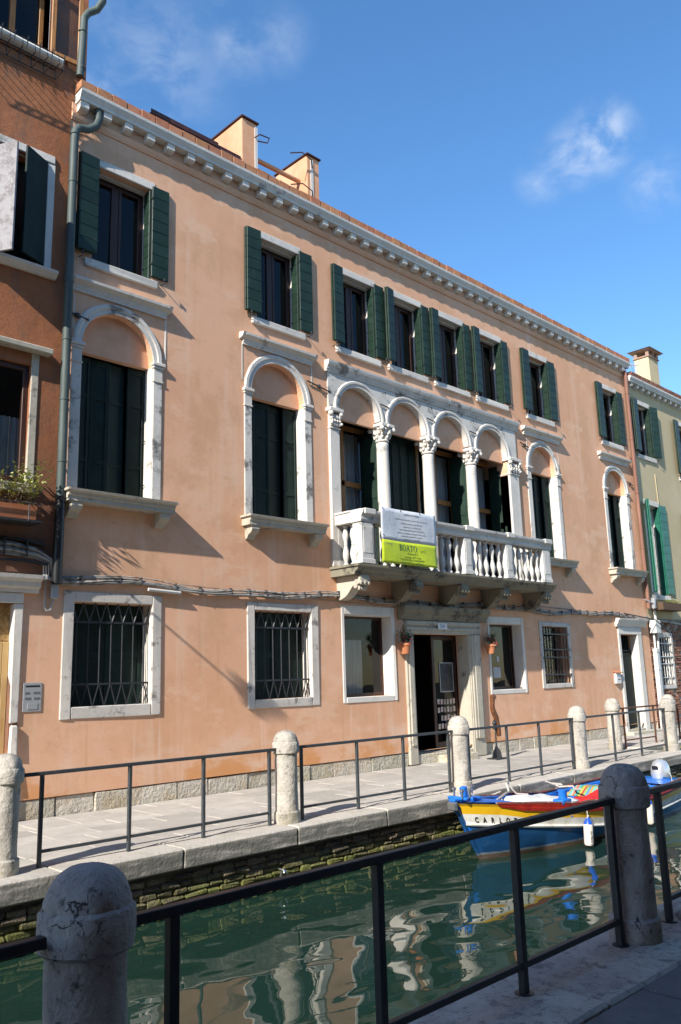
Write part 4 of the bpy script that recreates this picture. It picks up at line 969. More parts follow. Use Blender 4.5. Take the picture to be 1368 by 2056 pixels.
# ---- small side door
mb = MB(); mb.box(20.62, 20.75, -.03, .1, 0, 2.57, .012, jit=.006); mb.box(21.68, 21.92, -.03, .1, 0, 2.57, .012, jit=.004); mb.box(20.62, 21.92, -.032, .1, 2.572, 2.77, .01)
sd = obj('side_doorway', mb, M_white, pal)
mb = MB(); mb.prism([(0.02, 2.772), (-.05, 2.772), (-.06, 2.82), (-.10, 2.86), (-.11, 2.91), (-.15, 2.95), (-.155, 2.985), (.02, 3.0)], 0, 20.52, 22.15); obj('door_hood', mb, M_white, sd)
mb = MB(); mb.box(21.66, 21.68, -.02, .195, .02, 2.56, .003); obj('reveal_stone', mb, M_white, sd)
mb = MB(); mb.box(20.76, 21.67, .2, .24, .1, 2.1, .005); mb.box(20.84, 21.58, .185, .20, .2, 1.0, .006); mb.box(20.84, 21.58, .185, .20, 1.1, 2.0, .006); mb.box(20.76, 21.67, .2, .24, 2.13, 2.17); obj('door', mb, M_dkgreen, sd)
mb = MB()
for q in range(7): mb.tube([(20.85+q*.12, .21, 2.17), (20.85+q*.12, .21, 2.56)], .01, 5)
obj('fanlight_grille', mb, M_iron, sd)
mb = MB(); mb.box(20.5, 22.1, -.26, -.035, -.03, .07, .015, jit=.005); mb.box(20.76, 21.655, -.03, .2, -.03, .12, .01); obj('door_step', mb, M_plinth, sd)
lb = thing('letter_box', 'small white letter box with a sloping lid beside the green side door', 'letter box', (20.2, 0, 1.45))
mb = MB(); mb.box(20.22, 20.48, -.07, -.001, 1.30, 1.56, .008); mb.box(20.26, 20.44, -.073, -.07, 1.40, 1.43); obj('box', mb, M_sign, lb)
mb = MB(); mb.prism([(-.0, 1.62), (-.11, 1.585), (-.11, 1.57), (0, 1.60)], 0, 20.19, 20.51); obj('lid', mb, M_pot, lb)
mb = MB(); mb.box(20.29, 20.42, -.075, -.0732, 1.40, 1.42); obj('slot', mb, M_mblk, lb)

# ---- downpipes
mb = MB()
mb.tube([(5.40, -.11, 10.38), (5.40, -.13, 10.20), (5.36, -.12, 10.08), (5.24, -.10, 9.98), (5.10, -.10, 9.94), (5.04, -.10, 9.86), (5.03, -.10, 9.7), (5.03, -.10, 4.2)], .062, 14)
for z in (9.80, 9.0, 7.4, 6.5, 5.6, 4.7): mb.lathe([(.064, z-.015), (.07, z-.01), (.07, z+.01), (.064, z+.015)], (5.03, -.10, 0), 14)
dp = obj('downpipe', mb, M_pipe, pal)
mb = MB(); mb.tube([(5.03, -.10, 4.2), (5.02, -.10, 3.0)], .068, 14); obj('pipe_shoe', mb, M_black, dp)
mb = MB(); mb.tube([(22.34, -.1, 10.3), (22.34, -.12, 10.1), (22.36, -.1, 9.9), (22.36, -.1, 3.3)], .055, 12)
for z in (9.6, 8.2, 6.6, 5.0, 3.8): mb.lathe([(.057, z-.015), (.066, z-.01), (.066, z+.01), (.057, z+.015)], (22.36, -.1, 0), 12)
obj('downpipe', mb, M_copper, pal)

# ================================================================== BROWN HOUSE (left)
bh = thing('brown_house', 'tall brown plastered house at the left edge with white stone sills', 'building', (0, 0, 0))
bholes = [(3.72, 4.60, 10.95, 12.45), (3.75, 4.67, 7.52, 9.2), (3.6, 4.57, 4.33, 6.02), (3.3, 4.5, -.01, 2.72)]
mb = MB(); Yb = -.012
wall_cells(mb, -7, 5.0, 3.09, 13.4, bholes[:3], Y=Yb); wall_cells(mb, -7, 4.615, -0.03, 3.085, bholes[3:], Y=Yb)
mb.quad((5.0, Yb, PZT), (5.22, Yb, PZT), (5.22, Yb, 13.4), (5.0, Yb, 13.4)); mb.quad((5.22, Yb, 10.3), (5.22, 9, 10.3), (5.22, 9, 13.4), (5.22, Yb, 13.4)); mb.quad((-7, 9, 0), (5.0, 9, 0), (5.0, 9, 13.4), (-7, 9, 13.4))
mb.quad((-7, Yb, 13.4), (5.22, Yb, 13.4), (5.22, 9, 13.4), (-7, 9, 13.4)); mb.quad((-7, Yb, 0), (-7, 9, 0), (-7, 9, 13.4), (-7, Yb, 13.4)); mb.quad((-7, Yb, 3.087), (5, Yb, 3.087), (5, .1, 3.087), (-7, .1, 3.087))
for hh in bholes: reveal(mb, hh, .3, Y=Yb)
obj('wall', mb, M_brown, bh, recalc=False)
mb = MB()
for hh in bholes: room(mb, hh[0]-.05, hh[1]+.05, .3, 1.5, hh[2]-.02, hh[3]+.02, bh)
# top floor window
mb = MB(); y = .2
for (a, b, u, v) in ((3.72, 3.79, 10.95, 12.45), (4.53, 4.60, 10.95, 12.45), (4.08, 4.17, 10.95, 12.45), (3.79, 4.53, 12.38, 12.45), (3.79, 4.53, 10.95, 11.01)): mb.box(a, b, y, y+.06, u, v, .006)
w = obj('window', mb, M_oak, bh)
mb = MB(); mb.box(3.79, 4.08, y+.02, y+.026, 11.01, 12.38); mb.box(4.17, 4.53, y+.02, y+.026, 11.01, 12.38); obj('pane', mb, M_glass, w)
Mx = Matrix.Translation((4.62, -.03, 0)) @ Matrix.Rotation(R(-6), 4, 'Z')
mb = MB()
for (a, b, u, v) in ((0, .07, 10.98, 12.22), (.41, .48, 10.98, 12.22), (.07, .41, 12.14, 12.22), (.07, .41, 10.98, 11.06)): mb.box(a, b, -.04, .0, u, v, .006, Mx)
s_ = obj('open_sash', mb, M_oak, w)
mb = MB(); mb.box(.06, .42, -.024, -.018, 11.05, 12.15, 0, Mx); obj('pane', mb, M_glass, w)
mb = MB(); mb.prism([(0.1, 10.84), (-.10, 10.84), (-.14, 10.86), (-.155, 10.895), (-.14, 10.93), (-.10, 10.948), (.1, 10.95)], 0, 3.0, 4.80); obj('sill', mb, M_white, w)
mb = MB(); mb.box(4.6, 4.605, -.014, .2, 10.95, 12.45); obj('reveal_stone', mb, M_paint, w)
# empty wire flower basket under the sill
wb = thing('wire_basket', 'empty iron wire flower basket hanging below the topmost sill of the brown house', 'basket', (4.0, -.2, 10.8))
mb = MB()
for (yy, zz) in ((-.05, 10.60), (-.30, 10.60), (-.33, 10.78), (-.03, 10.78)): mb.tube([(3.0, yy, zz), (4.72, yy, zz)], .009, 5)
for q in range(10):
    xx = 3.05+q*.185; mb.tube([(xx, -.14, 10.92), (xx, -.17, 10.80), (xx, -.03, 10.79), (xx, -.05, 10.6), (xx, -.30, 10.6), (xx, -.33, 10.78), (xx, -.35, 10.83)], .008, 5)
obj('wire_frame', mb, M_iron, wb)
# second floor window with its shutters
mb = MB(); mb.box(3.6, 4.78, -.04, .1, 9.2, 9.33, .01, jit=.004); mb.box(4.67, 4.79, -.03, .1, 7.5, 9.197, .01, jit=.005)
w = obj('window', mb, M_white, bh)
mb = MB(); mb.prism([(0.1, 7.38), (-.07, 7.38), (-.10, 7.41), (-.14, 7.44), (-.15, 7.48), (.1, 7.5)], 0, 3.4, 4.85); obj('sill', mb, M_white, w)
mb = MB(); mb.box(3.8, 4.67, .22, .26, 7.52, 9.2, .004); obj('blind', mb, M_dark, w)
mb = MB(); M2 = Matrix.Translation((3.74, -.02, 0)) @ Matrix.Rotation(R(-58), 4, 'Z'); mb.box(0, .56, -.018, .018, 7.38, 9.0, .004, M2); obj('shutter', mb, M_net, bh, label='peeling white shutter leaf')
mb = MB(); M2 = Matrix.Translation((4.66, -.03, 0)) @ Matrix.Rotation(R(180+27), 4, 'Z'); mb.box(0, .44, -.018, .018, 7.55, 9.19, .004, M2); mb.box(.05, .39, -.026, -.017, 7.65, 9.1, .004, M2); obj('shutter', mb, M_dkgreen, bh, label='dark shutter leaf half closed')
# first floor window
mb = MB(); mb.box(3.4, 4.82, -.16, .02, 6.20, 6.28, .012, jit=.004); mb.box(4.57, 4.68, -.025, .1, 4.33, 6.197, .01, jit=.006); mb.box(3.4, 4.68, -.06, .1, 4.20, 4.325, .012)
w = obj('window', mb, M_cons, bh)
mb = MB()
for (a, b, u, v) in ((3.6, 3.68, 4.33, 6.02), (4.49, 4.57, 4.33, 6.02), (3.68, 4.49, 5.94, 6.02), (3.68, 4.49, 4.33, 4.43), (4.05, 4.14, 4.43, 5.94)): mb.box(a, b, .04, .11, u, v, .006)
obj('casement', mb, M_wood, w)
mb = MB(); mb.box(3.68, 4.05, .07, .076, 4.43, 5.94); mb.box(4.14, 4.49, .07, .076, 4.43, 5.94); obj('pane', mb, M_glass, w)
mb = MB(); pts = []
for i in range(40):
    xx = 3.66+.9*i/39; yy = .22+.025*math.sin(i*1.9); pts.append([(xx, yy, 4.4), (xx, yy, 5.3)])
mb.grid(pts); obj('curtain', mb, M_curtain, w, recalc=False)
# window box with plant
def leafy(mb, base, n, h, spread, ls, droop=0.0):
    for _ in range(n):
        b = Vector((base[0]+random.uniform(-spread, spread), base[1]+random.uniform(-spread*.35, spread*.35), base[2]))
        t = Vector((random.uniform(-.5, .5), random.uniform(-.5, .4), 1)).normalized(); hh = h*random.uniform(.5, 1.1)
        for k in range(9):
            p = b+t*hh*(k/8)**.8+Vector((0, 0, -droop*(k/8)**2)); a = random.uniform(0, 6.28)
            if k < 3 and random.random() < .6: continue
            d = Vector((math.cos(a), math.sin(a), random.uniform(-.1, .8))).normalized(); sd_ = d.cross(Vector((0, 0, 1))).normalized(); L_ = ls*random.uniform(.7, 1.25)
            mb.add([p, p+d*L_*.5+sd_*L_*.2, p+d*L_, p+d*L_*.5-sd_*L_*.2], [(0, 1, 2, 3)])
def stems(mb, base, n, h, spread):
    for _ in range(n):
        b = Vector((base[0]+random.uniform(-spread, spread), base[1]+random.uniform(-.05, .05), base[2])); t = Vector((random.uniform(-.4, .4), random.uniform(-.4, .3), 1)).normalized()
        mb.tube([b, b+t*h*.5+Vector((random.uniform(-.02, .02), 0, 0)), b+t*h], [.007, .005, .003], 5)
pb = thing('window_box', 'weathered terracotta window box on brackets below the brown house window', 'window box', (4.2, -.18, 3.78))
mb = MB(); mb.prism([(-.05, 3.98), (-.30, 3.98), (-.27, 3.80), (-.08, 3.80)], 0, 3.72, 4.62); obj('trough', mb, M_pot, pb)
mb = MB(); mb.box(3.65, 4.68, -.33, -.02, 3.755, 3.785, .004); mb.tube([(3.65, -.33, 4.0), (4.68, -.33, 4.0)], .008, 5)
for xx in (3.9, 4.5): mb.tube([(xx, -.0, 4.15), (xx, -.33, 4.0), (xx, -.33, 3.77)], .008, 5)
obj('bracket', mb, M_iron, pb)
pp = thing('potted_shrub', 'sparse yellow-green succulent shrub growing in the window box of the brown house', 'plant', (4.3, -.18, 3.95))
mb = MB(); stems(mb, (4.4, -.18, 3.95), 12, .35, .2); obj('stem', mb, M_stem, pp)
mb = MB(); leafy(mb, (4.46, -.2, 3.98), 42, .58, .15, .09); leafy(mb, (4.2, -.2, 3.98), 10, .4, .12, .085); leafy(mb, (3.9, -.18, 3.98), 16, .4, .15, .085); obj('foliage', mb, M_leaf, pp, recalc=False)
# door on the ground floor: stone hood, lintel, jambs, boarded up
mb = MB(); mb.box(4.5, 4.615, -.03, .3, 1.2, 2.72, .012, jit=.006); mb.box(3.2, 4.615, -.04, .3, 2.722, 2.86, .01)
for (zz, ww) in ((0.0, .0), (.38, .02), (.8, -.01)): mb.box(4.5-ww, 4.62, -.05, .3, zz, zz+.37, .02, jit=.01)
dd = obj('doorway', mb, M_white, bh)
mb = MB(); mb.prism([(0.02, 2.863), (-.06, 2.863), (-.07, 2.91), (-.12, 2.94), (-.13, 3.0), (-.18, 3.04), (-.19, 3.09), (.02, 3.11)], 0, 3.0, 4.80); mb.box(4.8, 4.86, -.18, 0, 3.04, 3.10, .006); obj('door_hood', mb, M_white, dd)
mb = MB(); mb.box(3.3, 4.5, .10, .13, 2.24, 2.72, .003); obj('chipboard_panel', mb, M_osb, dd)
mb = MB(); mb.box(3.9, 4.30, .118, .15, 0, 2.22, .003); mb.box(4.24, 4.28, .10, .118, .6, 2.15, .002); obj('timber_board', mb, M_ply, dd)
for (a, b) in ((4.31, 4.41), (4.415, 4.495)): mb = MB(); mb.box(a, b, .08, .15, 0, 2.23, .005); obj('timber_board', mb, M_ply, dd)
mb = MB(); mb.box(4.02, 4.25, .095, .099, 1.2, 2.12); obj('posted_notice', mb, M_sign, dd)
# downpipe and gutter end of the brown house
mb = MB(); mb.tube([(5.33, -.28, 12.45), (5.33, -.26, 12.20), (5.27, -.2, 12.06), (5.16, -.13, 11.98), (5.10, -.12, 11.85), (5.07, -.12, 10.80)], .058, 12)
for z in (11.6, 10.95): mb.lathe([(.06, z-.015), (.067, z-.01), (.067, z+.01), (.06, z+.015)], (5.085, -.12, 0), 12)
obj('downpipe', mb, M_pipe, bh)
mb = MB(); mb.sphere((5.34, -.28, 12.46), .12, 12, 8, 1.2, 1, .7); obj('gutter_hopper', mb, M_white, bh)

mbx = thing('mail_box', 'grey metal doorbell and mail panel set in the pink wall by the boarded door', 'mail box', (4.8, 0, 1.5))
mb = MB(); mb.box(4.67, 4.92, -.012, .0-.001, 1.33, 1.70, .004); obj('panel', mb, M_grey, mbx)
mb = MB(); mb.box(4.70, 4.89, -.0145, -.012, 1.645, 1.665); obj('slot', mb, M_mblk, mbx)
for (a, b, z) in ((4.69, 4.75, 1.57), (4.80, 4.89, 1.57), (4.69, 4.77, 1.50), (4.81, 4.89, 1.50)): mb = MB(); mb.box(a, b, -.017, -.012, z-.012, z+.012, .002); obj('name_plate', mb, M_chrome, mbx)
mb = MB(); mb.box(4.73, 4.87, -.018, -.012, 1.36, 1.44, .01)
obj('speaker_grille', mb, M_grey, mbx)
eb = thing('junction_box', 'small grey electric junction box with a looped conduit under the cables', 'junction box', (5.0, -.05, 2.88))
mb = MB(); mb.box(4.97, 5.07, -.075, -.001, 2.80, 3.0, .012); obj('box', mb, M_grey, eb)
mb = MB(); mb.tube([(4.90, -.03, 3.06), (4.90, -.03, 2.68), (4.93, -.03, 2.64), (4.98, -.03, 2.65), (5.0, -.03, 2.72), (5.02, -.03, 2.80)], .012, 6); obj('conduit', mb, M_grey, eb)

# ================================================================== YELLOW HOUSE (right)
yh = thing('yellow_house', 'yellow plastered house beyond the palace with brick showing at its foot', 'building', (28, 0, 0))
yholes = [(22.92, 23.88, 7.88, 9.48), (22.9, 23.86, 3.72, 6.38), (25.7, 26.7, 7.6, 9.35), (25.7, 26.7, 3.6, 6.3), (22.92, 23.72, 1.2, 2.52)]
YX1 = 40.0
mb = MB(); wall_cells(mb, PX1+.005, YX1, 3.05, 10.25, yholes[:4])
mb.quad((PX1+.005, 9, 0), (YX1, 9, 0), (YX1, 9, 10.25), (PX1+.005, 9, 10.25)); mb.quad((YX1, 0, 0), (YX1, 9, 0), (YX1, 9, 10.25), (YX1, 0, 10.25)); mb.quad((PX1+.005, 0, 10.25), (YX1, 0, 10.25), (YX1, 4.5, 11.1), (PX1+.005, 4.5, 11.1)); mb.quad((PX1+.005, 9, 10.25), (YX1, 9, 10.25), (YX1, 4.5, 11.1), (PX1+.005, 4.5, 11.1))
mb.quad((PX1+.005, 0, 3.05), (YX1, 0, 3.05), (YX1, .05, 3.05), (PX1+.005, .05, 3.05))
for hh in yholes: reveal(mb, hh, .28)
obj('wall', mb, M_yellow, yh, recalc=False)
mb = MB(); wall_cells(mb, PX1+.005, YX1, -1.0, 3.05, yholes[4:], Y=.03); obj('brick_backing', mb, M_mortar, yh, recalc=False)
mb = MB()
for hh in yholes: room(mb, hh[0]-.05, hh[1]+.05, .28, 1.5, hh[2]-.02, hh[3]+.02, yh)
cnt = 0
for c in range(45):
    z = 3.0-.068*c; x = PX1+.01-(.12 if c % 2 else 0)
    while x < 24.9:
        w_ = .25; a, b = max(x, PX1+.01), x+w_-.012
        if not any(hh[0]-.12 < (a+b)/2 < hh[1]+.12 and hh[2]-.1 < z-.03 < hh[3]+.12 for hh in yholes[4:]) and b-a > .05 and random.random() > .12 and cnt < 300 and not (z > 2.75 and random.random() < .4):
            mb = MB(); mb.box(a, b, .0+random.uniform(-.012, .012), .04, z-.054, z, .008, jit=.005); obj('brick', mb, M_brick, yh); cnt += 1
        x += w_
mb = MB(); stone_frame(mb, (22.82, 23.84, 1.08, 2.66), yholes[4]); w = obj('barred_window', mb, M_frame, yh)
mb = MB()
for q in range(5): xx = 23.0+q*.16; mb.tube([(xx, -.0, 1.22), (xx, -.0, 2.5)], .014, 6)
for z in (1.4, 1.78, 1.98, 2.35): mb.box(22.92, 23.72, -.03, -.01, z-.012, z+.012)
obj('grille', mb, M_conduit, w)
mb = MB(); mb.box(22.93, 23.71, .2, .206, 1.22, 2.5); obj('pane', mb, M_glass, w)
mb = MB(); mb.box(23.7, 23.716, 0, .2, 1.21, 2.51); obj('reveal_stone', mb, M_white, w)
top_window(23.4, 7.88, 9.48, yh, M_wood, M_green, hw=.48, flatw=.36, twist=(8, 14))
top_window(26.2, 7.6, 9.35, yh, M_wood, M_green, hw=.5, flatw=.36, twist=(8, 10))
top_window(23.38, 3.72, 6.38, yh, M_bwht, M_teal, hw=.48, flatw=.4, twist=(30, 2), nb=11)
top_window(26.2, 3.6, 6.3, yh, M_bwht, M_teal, hw=.48, flatw=.4, twist=(10, 2), nb=11)
mb = MB(); mb.prism([(0.0, 10.02), (-.16, 10.02), (-.165, 10.06), (-.19, 10.10), (-.21, 10.14), (-.21, 10.18), (0, 10.19)], 0, PX1+.06, YX1); yc = obj('cornice', mb, M_white, yh)
x = PX1+.25
while x < 30:
    mb = MB(); mb.prism([(0.02, 10.018), (-.135, 10.018), (-.135, 9.93), (-.11, 9.91), (.02, 9.88)], 0, x-.055, x+.055); obj('modillion', mb, M_white, yc); x += .375
x = PX1+.07
while x < 30:
    for r_ in range(2):
        mb = MB(); mb.box(x+.004+r_*.1, x+.246+r_*.1, -.19+random.uniform(-.006, .006), .1, 10.192+r_*.075, 10.262+r_*.075, .006, jit=.003); obj('parapet_block', mb, M_brick, yh)
    x += .25
# chimney and aerial
mb = MB(); mb.box(26.55, 27.28, 1.0, 1.52, 10.3, 12.2, .01); ch = obj('chimney', mb, M_yellow, yh)
mb = MB(); mb.box(26.51, 27.32, .96, 1.56, 12.202, 12.26, .01); mb.box(26.44, 27.40, .90, 1.62, 12.44, 12.48, .01)
for (a, b) in ((26.53, 1.0), (27.20, 1.0), (26.53, 1.42), (27.20, 1.42), (26.87, .99)): mb.box(a, a+.09, b-.02, b+.09, 12.26, 12.44, .006)
mb.add([(26.38, .84, 12.482), (27.46, .84, 12.482), (27.46, 1.68, 12.482), (26.38, 1.68, 12.482), (26.92, 1.26, 12.60)], [(0, 1, 4), (1, 2, 4), (2, 3, 4), (3, 0, 4), (3, 2, 1, 0)]); obj('chimney_cap', mb, M_cap, ch)
ae = thing('tv_aerial', 'thin television aerial standing on the roof beside the chimney', 'aerial', (24.6, .6, 10.6))
mb = MB(); mb.tube([(24.65, .6, 10.3), (24.65, .6, 11.35)], .02, 6); obj('mast', mb, M_conduit, ae)
mb = MB(); mb.tube([(24.0, .6, 11.12), (24.8, .6, 11.30)], .012, 5)
for q in range(5): xx = 24.05+q*.16; mb.tube([(xx, .35, 11.13+q*.035), (xx, .85, 11.13+q*.035)], .007, 5)
mb.tube([(24.15, .6, 11.28), (24.5, .6, 11.0)], .007, 5)
obj('element', mb, M_grey, ae)
mb = MB(); mb.tube([(22.52, -.05, 9.0), (22.52, -.05, 3.9)], .022, 8); mb.tube([(23.82, -.02, 7.4), (23.86, -.02, 6.5)], .014, 6); obj('rain_conduit', mb, M_yellow, yh)
# meter box and conduits at the foot of the house
mt = thing('meter_conduit', 'pale electric meter box and thick conduits running down the corner beside the side door', 'conduit', (22.6, -.1, 1.5))
mb = MB(); mb.box(22.44, 22.74, -.22, -.02, 2.62, 2.98, .01); obj('box', mb, M_conduit, mt)
mb = MB(); mb.box(22.50, 22.66, -.14, -.02, 0.0, 2.1, .012); mb.box(22.49, 22.67, -.15, -.02, 2.1, 2.2, .01); mb.box(22.49, 22.67, -.15, -.02, 1.62, 1.66, .004); mb.tube([(22.56, -.08, 2.2), (22.56, -.08, 2.62)], .03, 8); obj('duct', mb, M_conduit, mt)
mb = MB(); mb.tube([(22.80, -.06, 3.42), (22.74, -.08, 3.3), (22.76, -.08, 2.9), (22.80, -.07, 2.6), (22.76, -.07, 2.2), (22.76, -.07, 0.0)], .035, 8); obj('pipe', mb, M_conduit, mt)
mb = MB(); mb.tube([(22.2, -.08, 3.55), (22.45, -.2, 3.45), (22.52, -.2, 3.5)], .02, 6); mb.box(22.46, 22.56, -.24, -.14, 3.3, 3.6, .01); obj('bracket', mb, M_grey, mt)
# second window box
p2 = thing('wooden_window_box', 'dark wooden window box under the tall green shutters of the yellow house', 'window box', (23.4, -.2, 3.35))
mb = MB(); mb.box(22.72, 24.1, -.36, -.345, 3.30, 3.48, .004); mb.box(22.72, 24.1, -.06, -.045, 3.30, 3.48, .004); mb.box(22.72, 22.74, -.345, -.06, 3.30, 3.48, .004); mb.box(24.08, 24.1, -.345, -.06, 3.3, 3.48, .004); mb.box(22.7, 24.12, -.38, -.02, 3.27, 3.297, .004); mb.box(22.75, 24.07, -.34, -.07, 3.30, 3.44); obj('trough', mb, M_stem, p2)
p3 = thing('trailing_plant', 'pale green trailing plant spilling from the wooden window box of the yellow house', 'plant', (23.6, -.2, 3.45))
mb = MB(); stems(mb, (23.6, -.2, 3.44), 8, .15, .4); obj('stem', mb, M_stem, p3)
mb = MB()
for q in range(9): leafy(mb, (23.15+q*.13, -.24, 3.45), 9, .17+.0*q, .12, .05, droop=.18 if q > 6 else .03)
obj('foliage', mb, M_leaf, p3, recalc=False)

# ================================================================== CABLES
cb = thing('cable_bundle', 'sagging bundle of grey cables strung along the palace between the floors', 'cable', (13, -.05, 3.05))
def sag(x): return 3.07+.035*math.sin(x*1.35)+.02*math.sin(x*3.1+1)
for k in range(9):
    off = random.uniform(-.055, .055); oy = -.03-random.uniform(0, .04); ph = random.uniform(0, 6); am = random.uniform(.008, .022)
    pts = []
    x = 5.1
    while x < 22.4:
        pts.append((x, oy-.008*math.sin(x*2+ph), sag(x)+off+am*math.sin(x*random.choice((1.7, 1.8))+ph))); x += .16
    mb = MB(); mb.tube(pts, random.choice((.007, .009, .012, .015)), 5); obj('cable', mb, M_cable, cb)
mb = MB(); pts = [(x*.12+7.0, -.02, 3.11-.004*x) for x in range(0, 42)]; mb.tube(pts, .006, 5); obj('cable', mb, M_cable, cb); mb = MB(); mb.tube([(16.5+.12*x, -.02, 3.17-.002*x) for x in range(46)], .006, 5); obj('cable', mb, M_cable, cb)
x = 5.4
while x < 22:
    mb = MB(); mb.box(x-.005, x+.005, -.085, -.001, sag(x)-.06, sag(x)+.055, .003); obj('cable_clip', mb, M_iron, cb); x += random.uniform(.3, .6)
mb = MB(); mb.tube([(6.45, -.07, 3.0), (7.0, -.075, 2.975)], .025, 8); obj('sleeve', mb, M_conduit, cb)
c2 = thing('bent_cable_run', 'thick grey cables on the brown house bending down to the palace wall', 'cable', (4.6, -.06, 3.35))
for k in range(7):
    o_ = k*.026; yy = -.05-.012*(k % 3)
    mb = MB(); mb.tube([(-4, yy, 3.42+o_), (1.5, yy, 3.40+o_), (4.4, yy, 3.36+o_), (4.75, yy, 3.33+o_*.8), (4.9-o_*.2+.08, yy, 3.26+o_*.5), (4.97-o_*.5+.08, yy, 3.15), (5.02-o_*.5+.08, yy, 3.08-o_*.2), (5.12, yy, 3.02+o_*.5), (5.35, yy, 3.0+o_*.7)], random.choice((.012, .016, .02)), 6); obj('cable', mb, M_cable, c2)
mb = MB(); mb.tube([(-4, -.05, 3.63), (4.4, -.05, 3.57), (4.85, -.05, 3.52)], .022, 7); mb.tube([(-4, -.09, 3.33), (4.6, -.09, 3.28), (4.9, -.08, 3.25)], .02, 7); obj('cable', mb, M_black, c2)
for x in (3.6, 4.0, 4.3, 4.6):
    mb = MB(); mb.box(x-.007, x+.007, -.11, -.012, 3.34, 3.56, .003); obj('cable_clip', mb, M_iron, c2)
for k in range(3): mb = MB(); mb.tube([(4.86+k*.035, -.03, 3.28), (4.87+k*.035, -.03, 3.1), (4.93+k*.03, -.03, 3.05)], .011, 6); obj('cable', mb, M_conduit, c2)
c3 = tag(obj('slack_cable', MB().tube([(20.9, -.1, 3.12), (22.3, -.28, 2.98), (22.9, -.3, 2.72), (23.6, -.28, 2.5), (24.6, -.2, 2.42), (26.5, -.1, 2.45)], .014, 6), M_iron), 'loose black cable hanging across the brick foot of the yellow house', 'cable')
c4 = tag(obj('sagging_cable', MB().tube([(22.7, -.06, 2.93), (23.2, -.07, 2.98), (23.8, -.07, 2.95), (25, -.06, 2.88)], .03, 6), M_cable), 'thick dusty cable arching above the barred window of the brick wall', 'cable')

# ================================================================== BANNER
bn = thing('banner', 'white and lime green builder\'s banner tied to the front of the stone balcony', 'banner', (11.5, -.8, 4.1))
BX0, BX1, BZ0, BZ1 = 10.74, 12.30, 3.64, 4.655
def bz(u, v): return (BX0+(BX1-BX0)*u-.02*(1-v)*u, -.79-.012*math.sin(u*9+v*2)-.008*math.sin(v*7+u*3), BZ0+(BZ1-BZ0)*v)
spl = .415
mb = MB(); mb.grid([[bz(i/24, spl+(1-spl)*j/8) for j in range(9)] for i in range(25)])
o = obj('white_cloth', mb, M_banner, bn, recalc=False); md = o.modifiers.new('thick', 'SOLIDIFY'); md.thickness = .004
mb = MB(); mb.grid([[bz(i/24, spl*j/8) for j in range(9)] for i in range(25)])
o = obj('lime_cloth', mb, M_lime, bn, recalc=False); md = o.modifiers.new('thick', 'SOLIDIFY'); md.thickness = .004
def btext(body, u, v, size, m, sx=1.0, shear=0.0, bold=0.0, align='CENTER'):
    me = textmesh('lettering', body, size, m, .0008, align, shear, sx, bold)
    ux = BX0+(BX1-BX0)*u
    for vv in me.vertices:
        uu = (ux+vv.co.x-BX0)/(BX1-BX0); w_ = v+vv.co.y/(BZ1-BZ0)
        p = bz(uu, w_); vv.co = (p[0], p[1]-.006, p[2])
    return obj('lettering', me, None, bn)
# serif capitals drawn as outlines of strokes
def serif_word(word, x, z, h, adv):
    mb = MB(); Y = 0
    def st(pts, w):       # pts polyline of (x,z) stroked in the plane
        for (a, b) in zip(pts[:-1], pts[1:]):
            a = Vector((a[0], a[1])); b = Vector((b[0], b[1])); d = (b-a)
            if d.length < 1e-6: continue
            nrm_ = Vector((-d.y, d.x)).normalized()*w/2; e = d.normalized()*w*.12
            q = [a-e+nrm_, b+e+nrm_, b+e-nrm_, a-e-nrm_]; mb.add([(p.x, 0, p.y) for p in q], [(0, 1, 2, 3)])
    def bow(cx, cz, rx, rz, a0, a1, thick, thin):
        n = 22; inn = []; out = []
        for k in range(n+1):
            t = R(a0+(a1-a0)*k/n); w = thin+(thick-thin)*abs(math.cos(t))**1.5
            out.append((cx+rx*math.cos(t), 0, cz+rz*math.sin(t))); inn.append((cx+(rx-w)*math.cos(t), 0, cz+(rz-min(w, thin))*math.sin(t)))
        m = n+1; mb.add(out+inn, [(k, k+1, k+1+m, k+m) for k in range(n)])
    W = h*.16; T = h*.06
    for ch_ in word:
        w = adv[ch_]*h
        if ch_ == 'B':
            st([(x+W*.9, z), (x+W*.9, z+h)], W); st([(x, z+T/2), (x+w*.5, z+T/2)], T); st([(x, z+h-T/2), (x+w*.5, z+h-T/2)], T); st([(x+W, z+h*.53), (x+w*.5, z+h*.53)], T)
            bow(x+w*.45, z+h*.265, w*.5, h*.265, -90, 90, W, T); bow(x+w*.43, z+h*.765, w*.44, h*.235, -90, 90, W, T)
        elif ch_ == 'O': bow(x+w/2, z+h/2, w*.5, h*.52, 0, 360, W*1.05, T)
        elif ch_ == 'A':
            st([(x+w*.12, z), (x+w*.5, z+h)], T*1.1); st([(x+w*.48, z+h), (x+w*.86, z)], W); st([(x+w*.25, z+h*.36), (x+w*.7, z+h*.36)], T); st([(x-w*.02, z+T/2), (x+w*.27, z+T/2)], T); st([(x+w*.68, z+T/2), (x+w*1.02, z+T/2)], T)
        elif ch_ == 'T':
            st([(x+w*.5, z), (x+w*.5, z+h)], W); st([(x, z+h-T/2), (x+w, z+h-T/2)], T); st([(x+T/2, z+h), (x+T/2, z+h*.74)], T); st([(x+w-T/2, z+h), (x+w-T/2, z+h*.74)], T); st([(x+w*.3, z+T/2), (x+w*.7, z+T/2)], T)
        x += w+h*.07
    return mb
sw = serif_word('BOATO', .31, .255, .115/1.0, dict(B=.66, O=.76, A=.74, T=.66))
vs = []
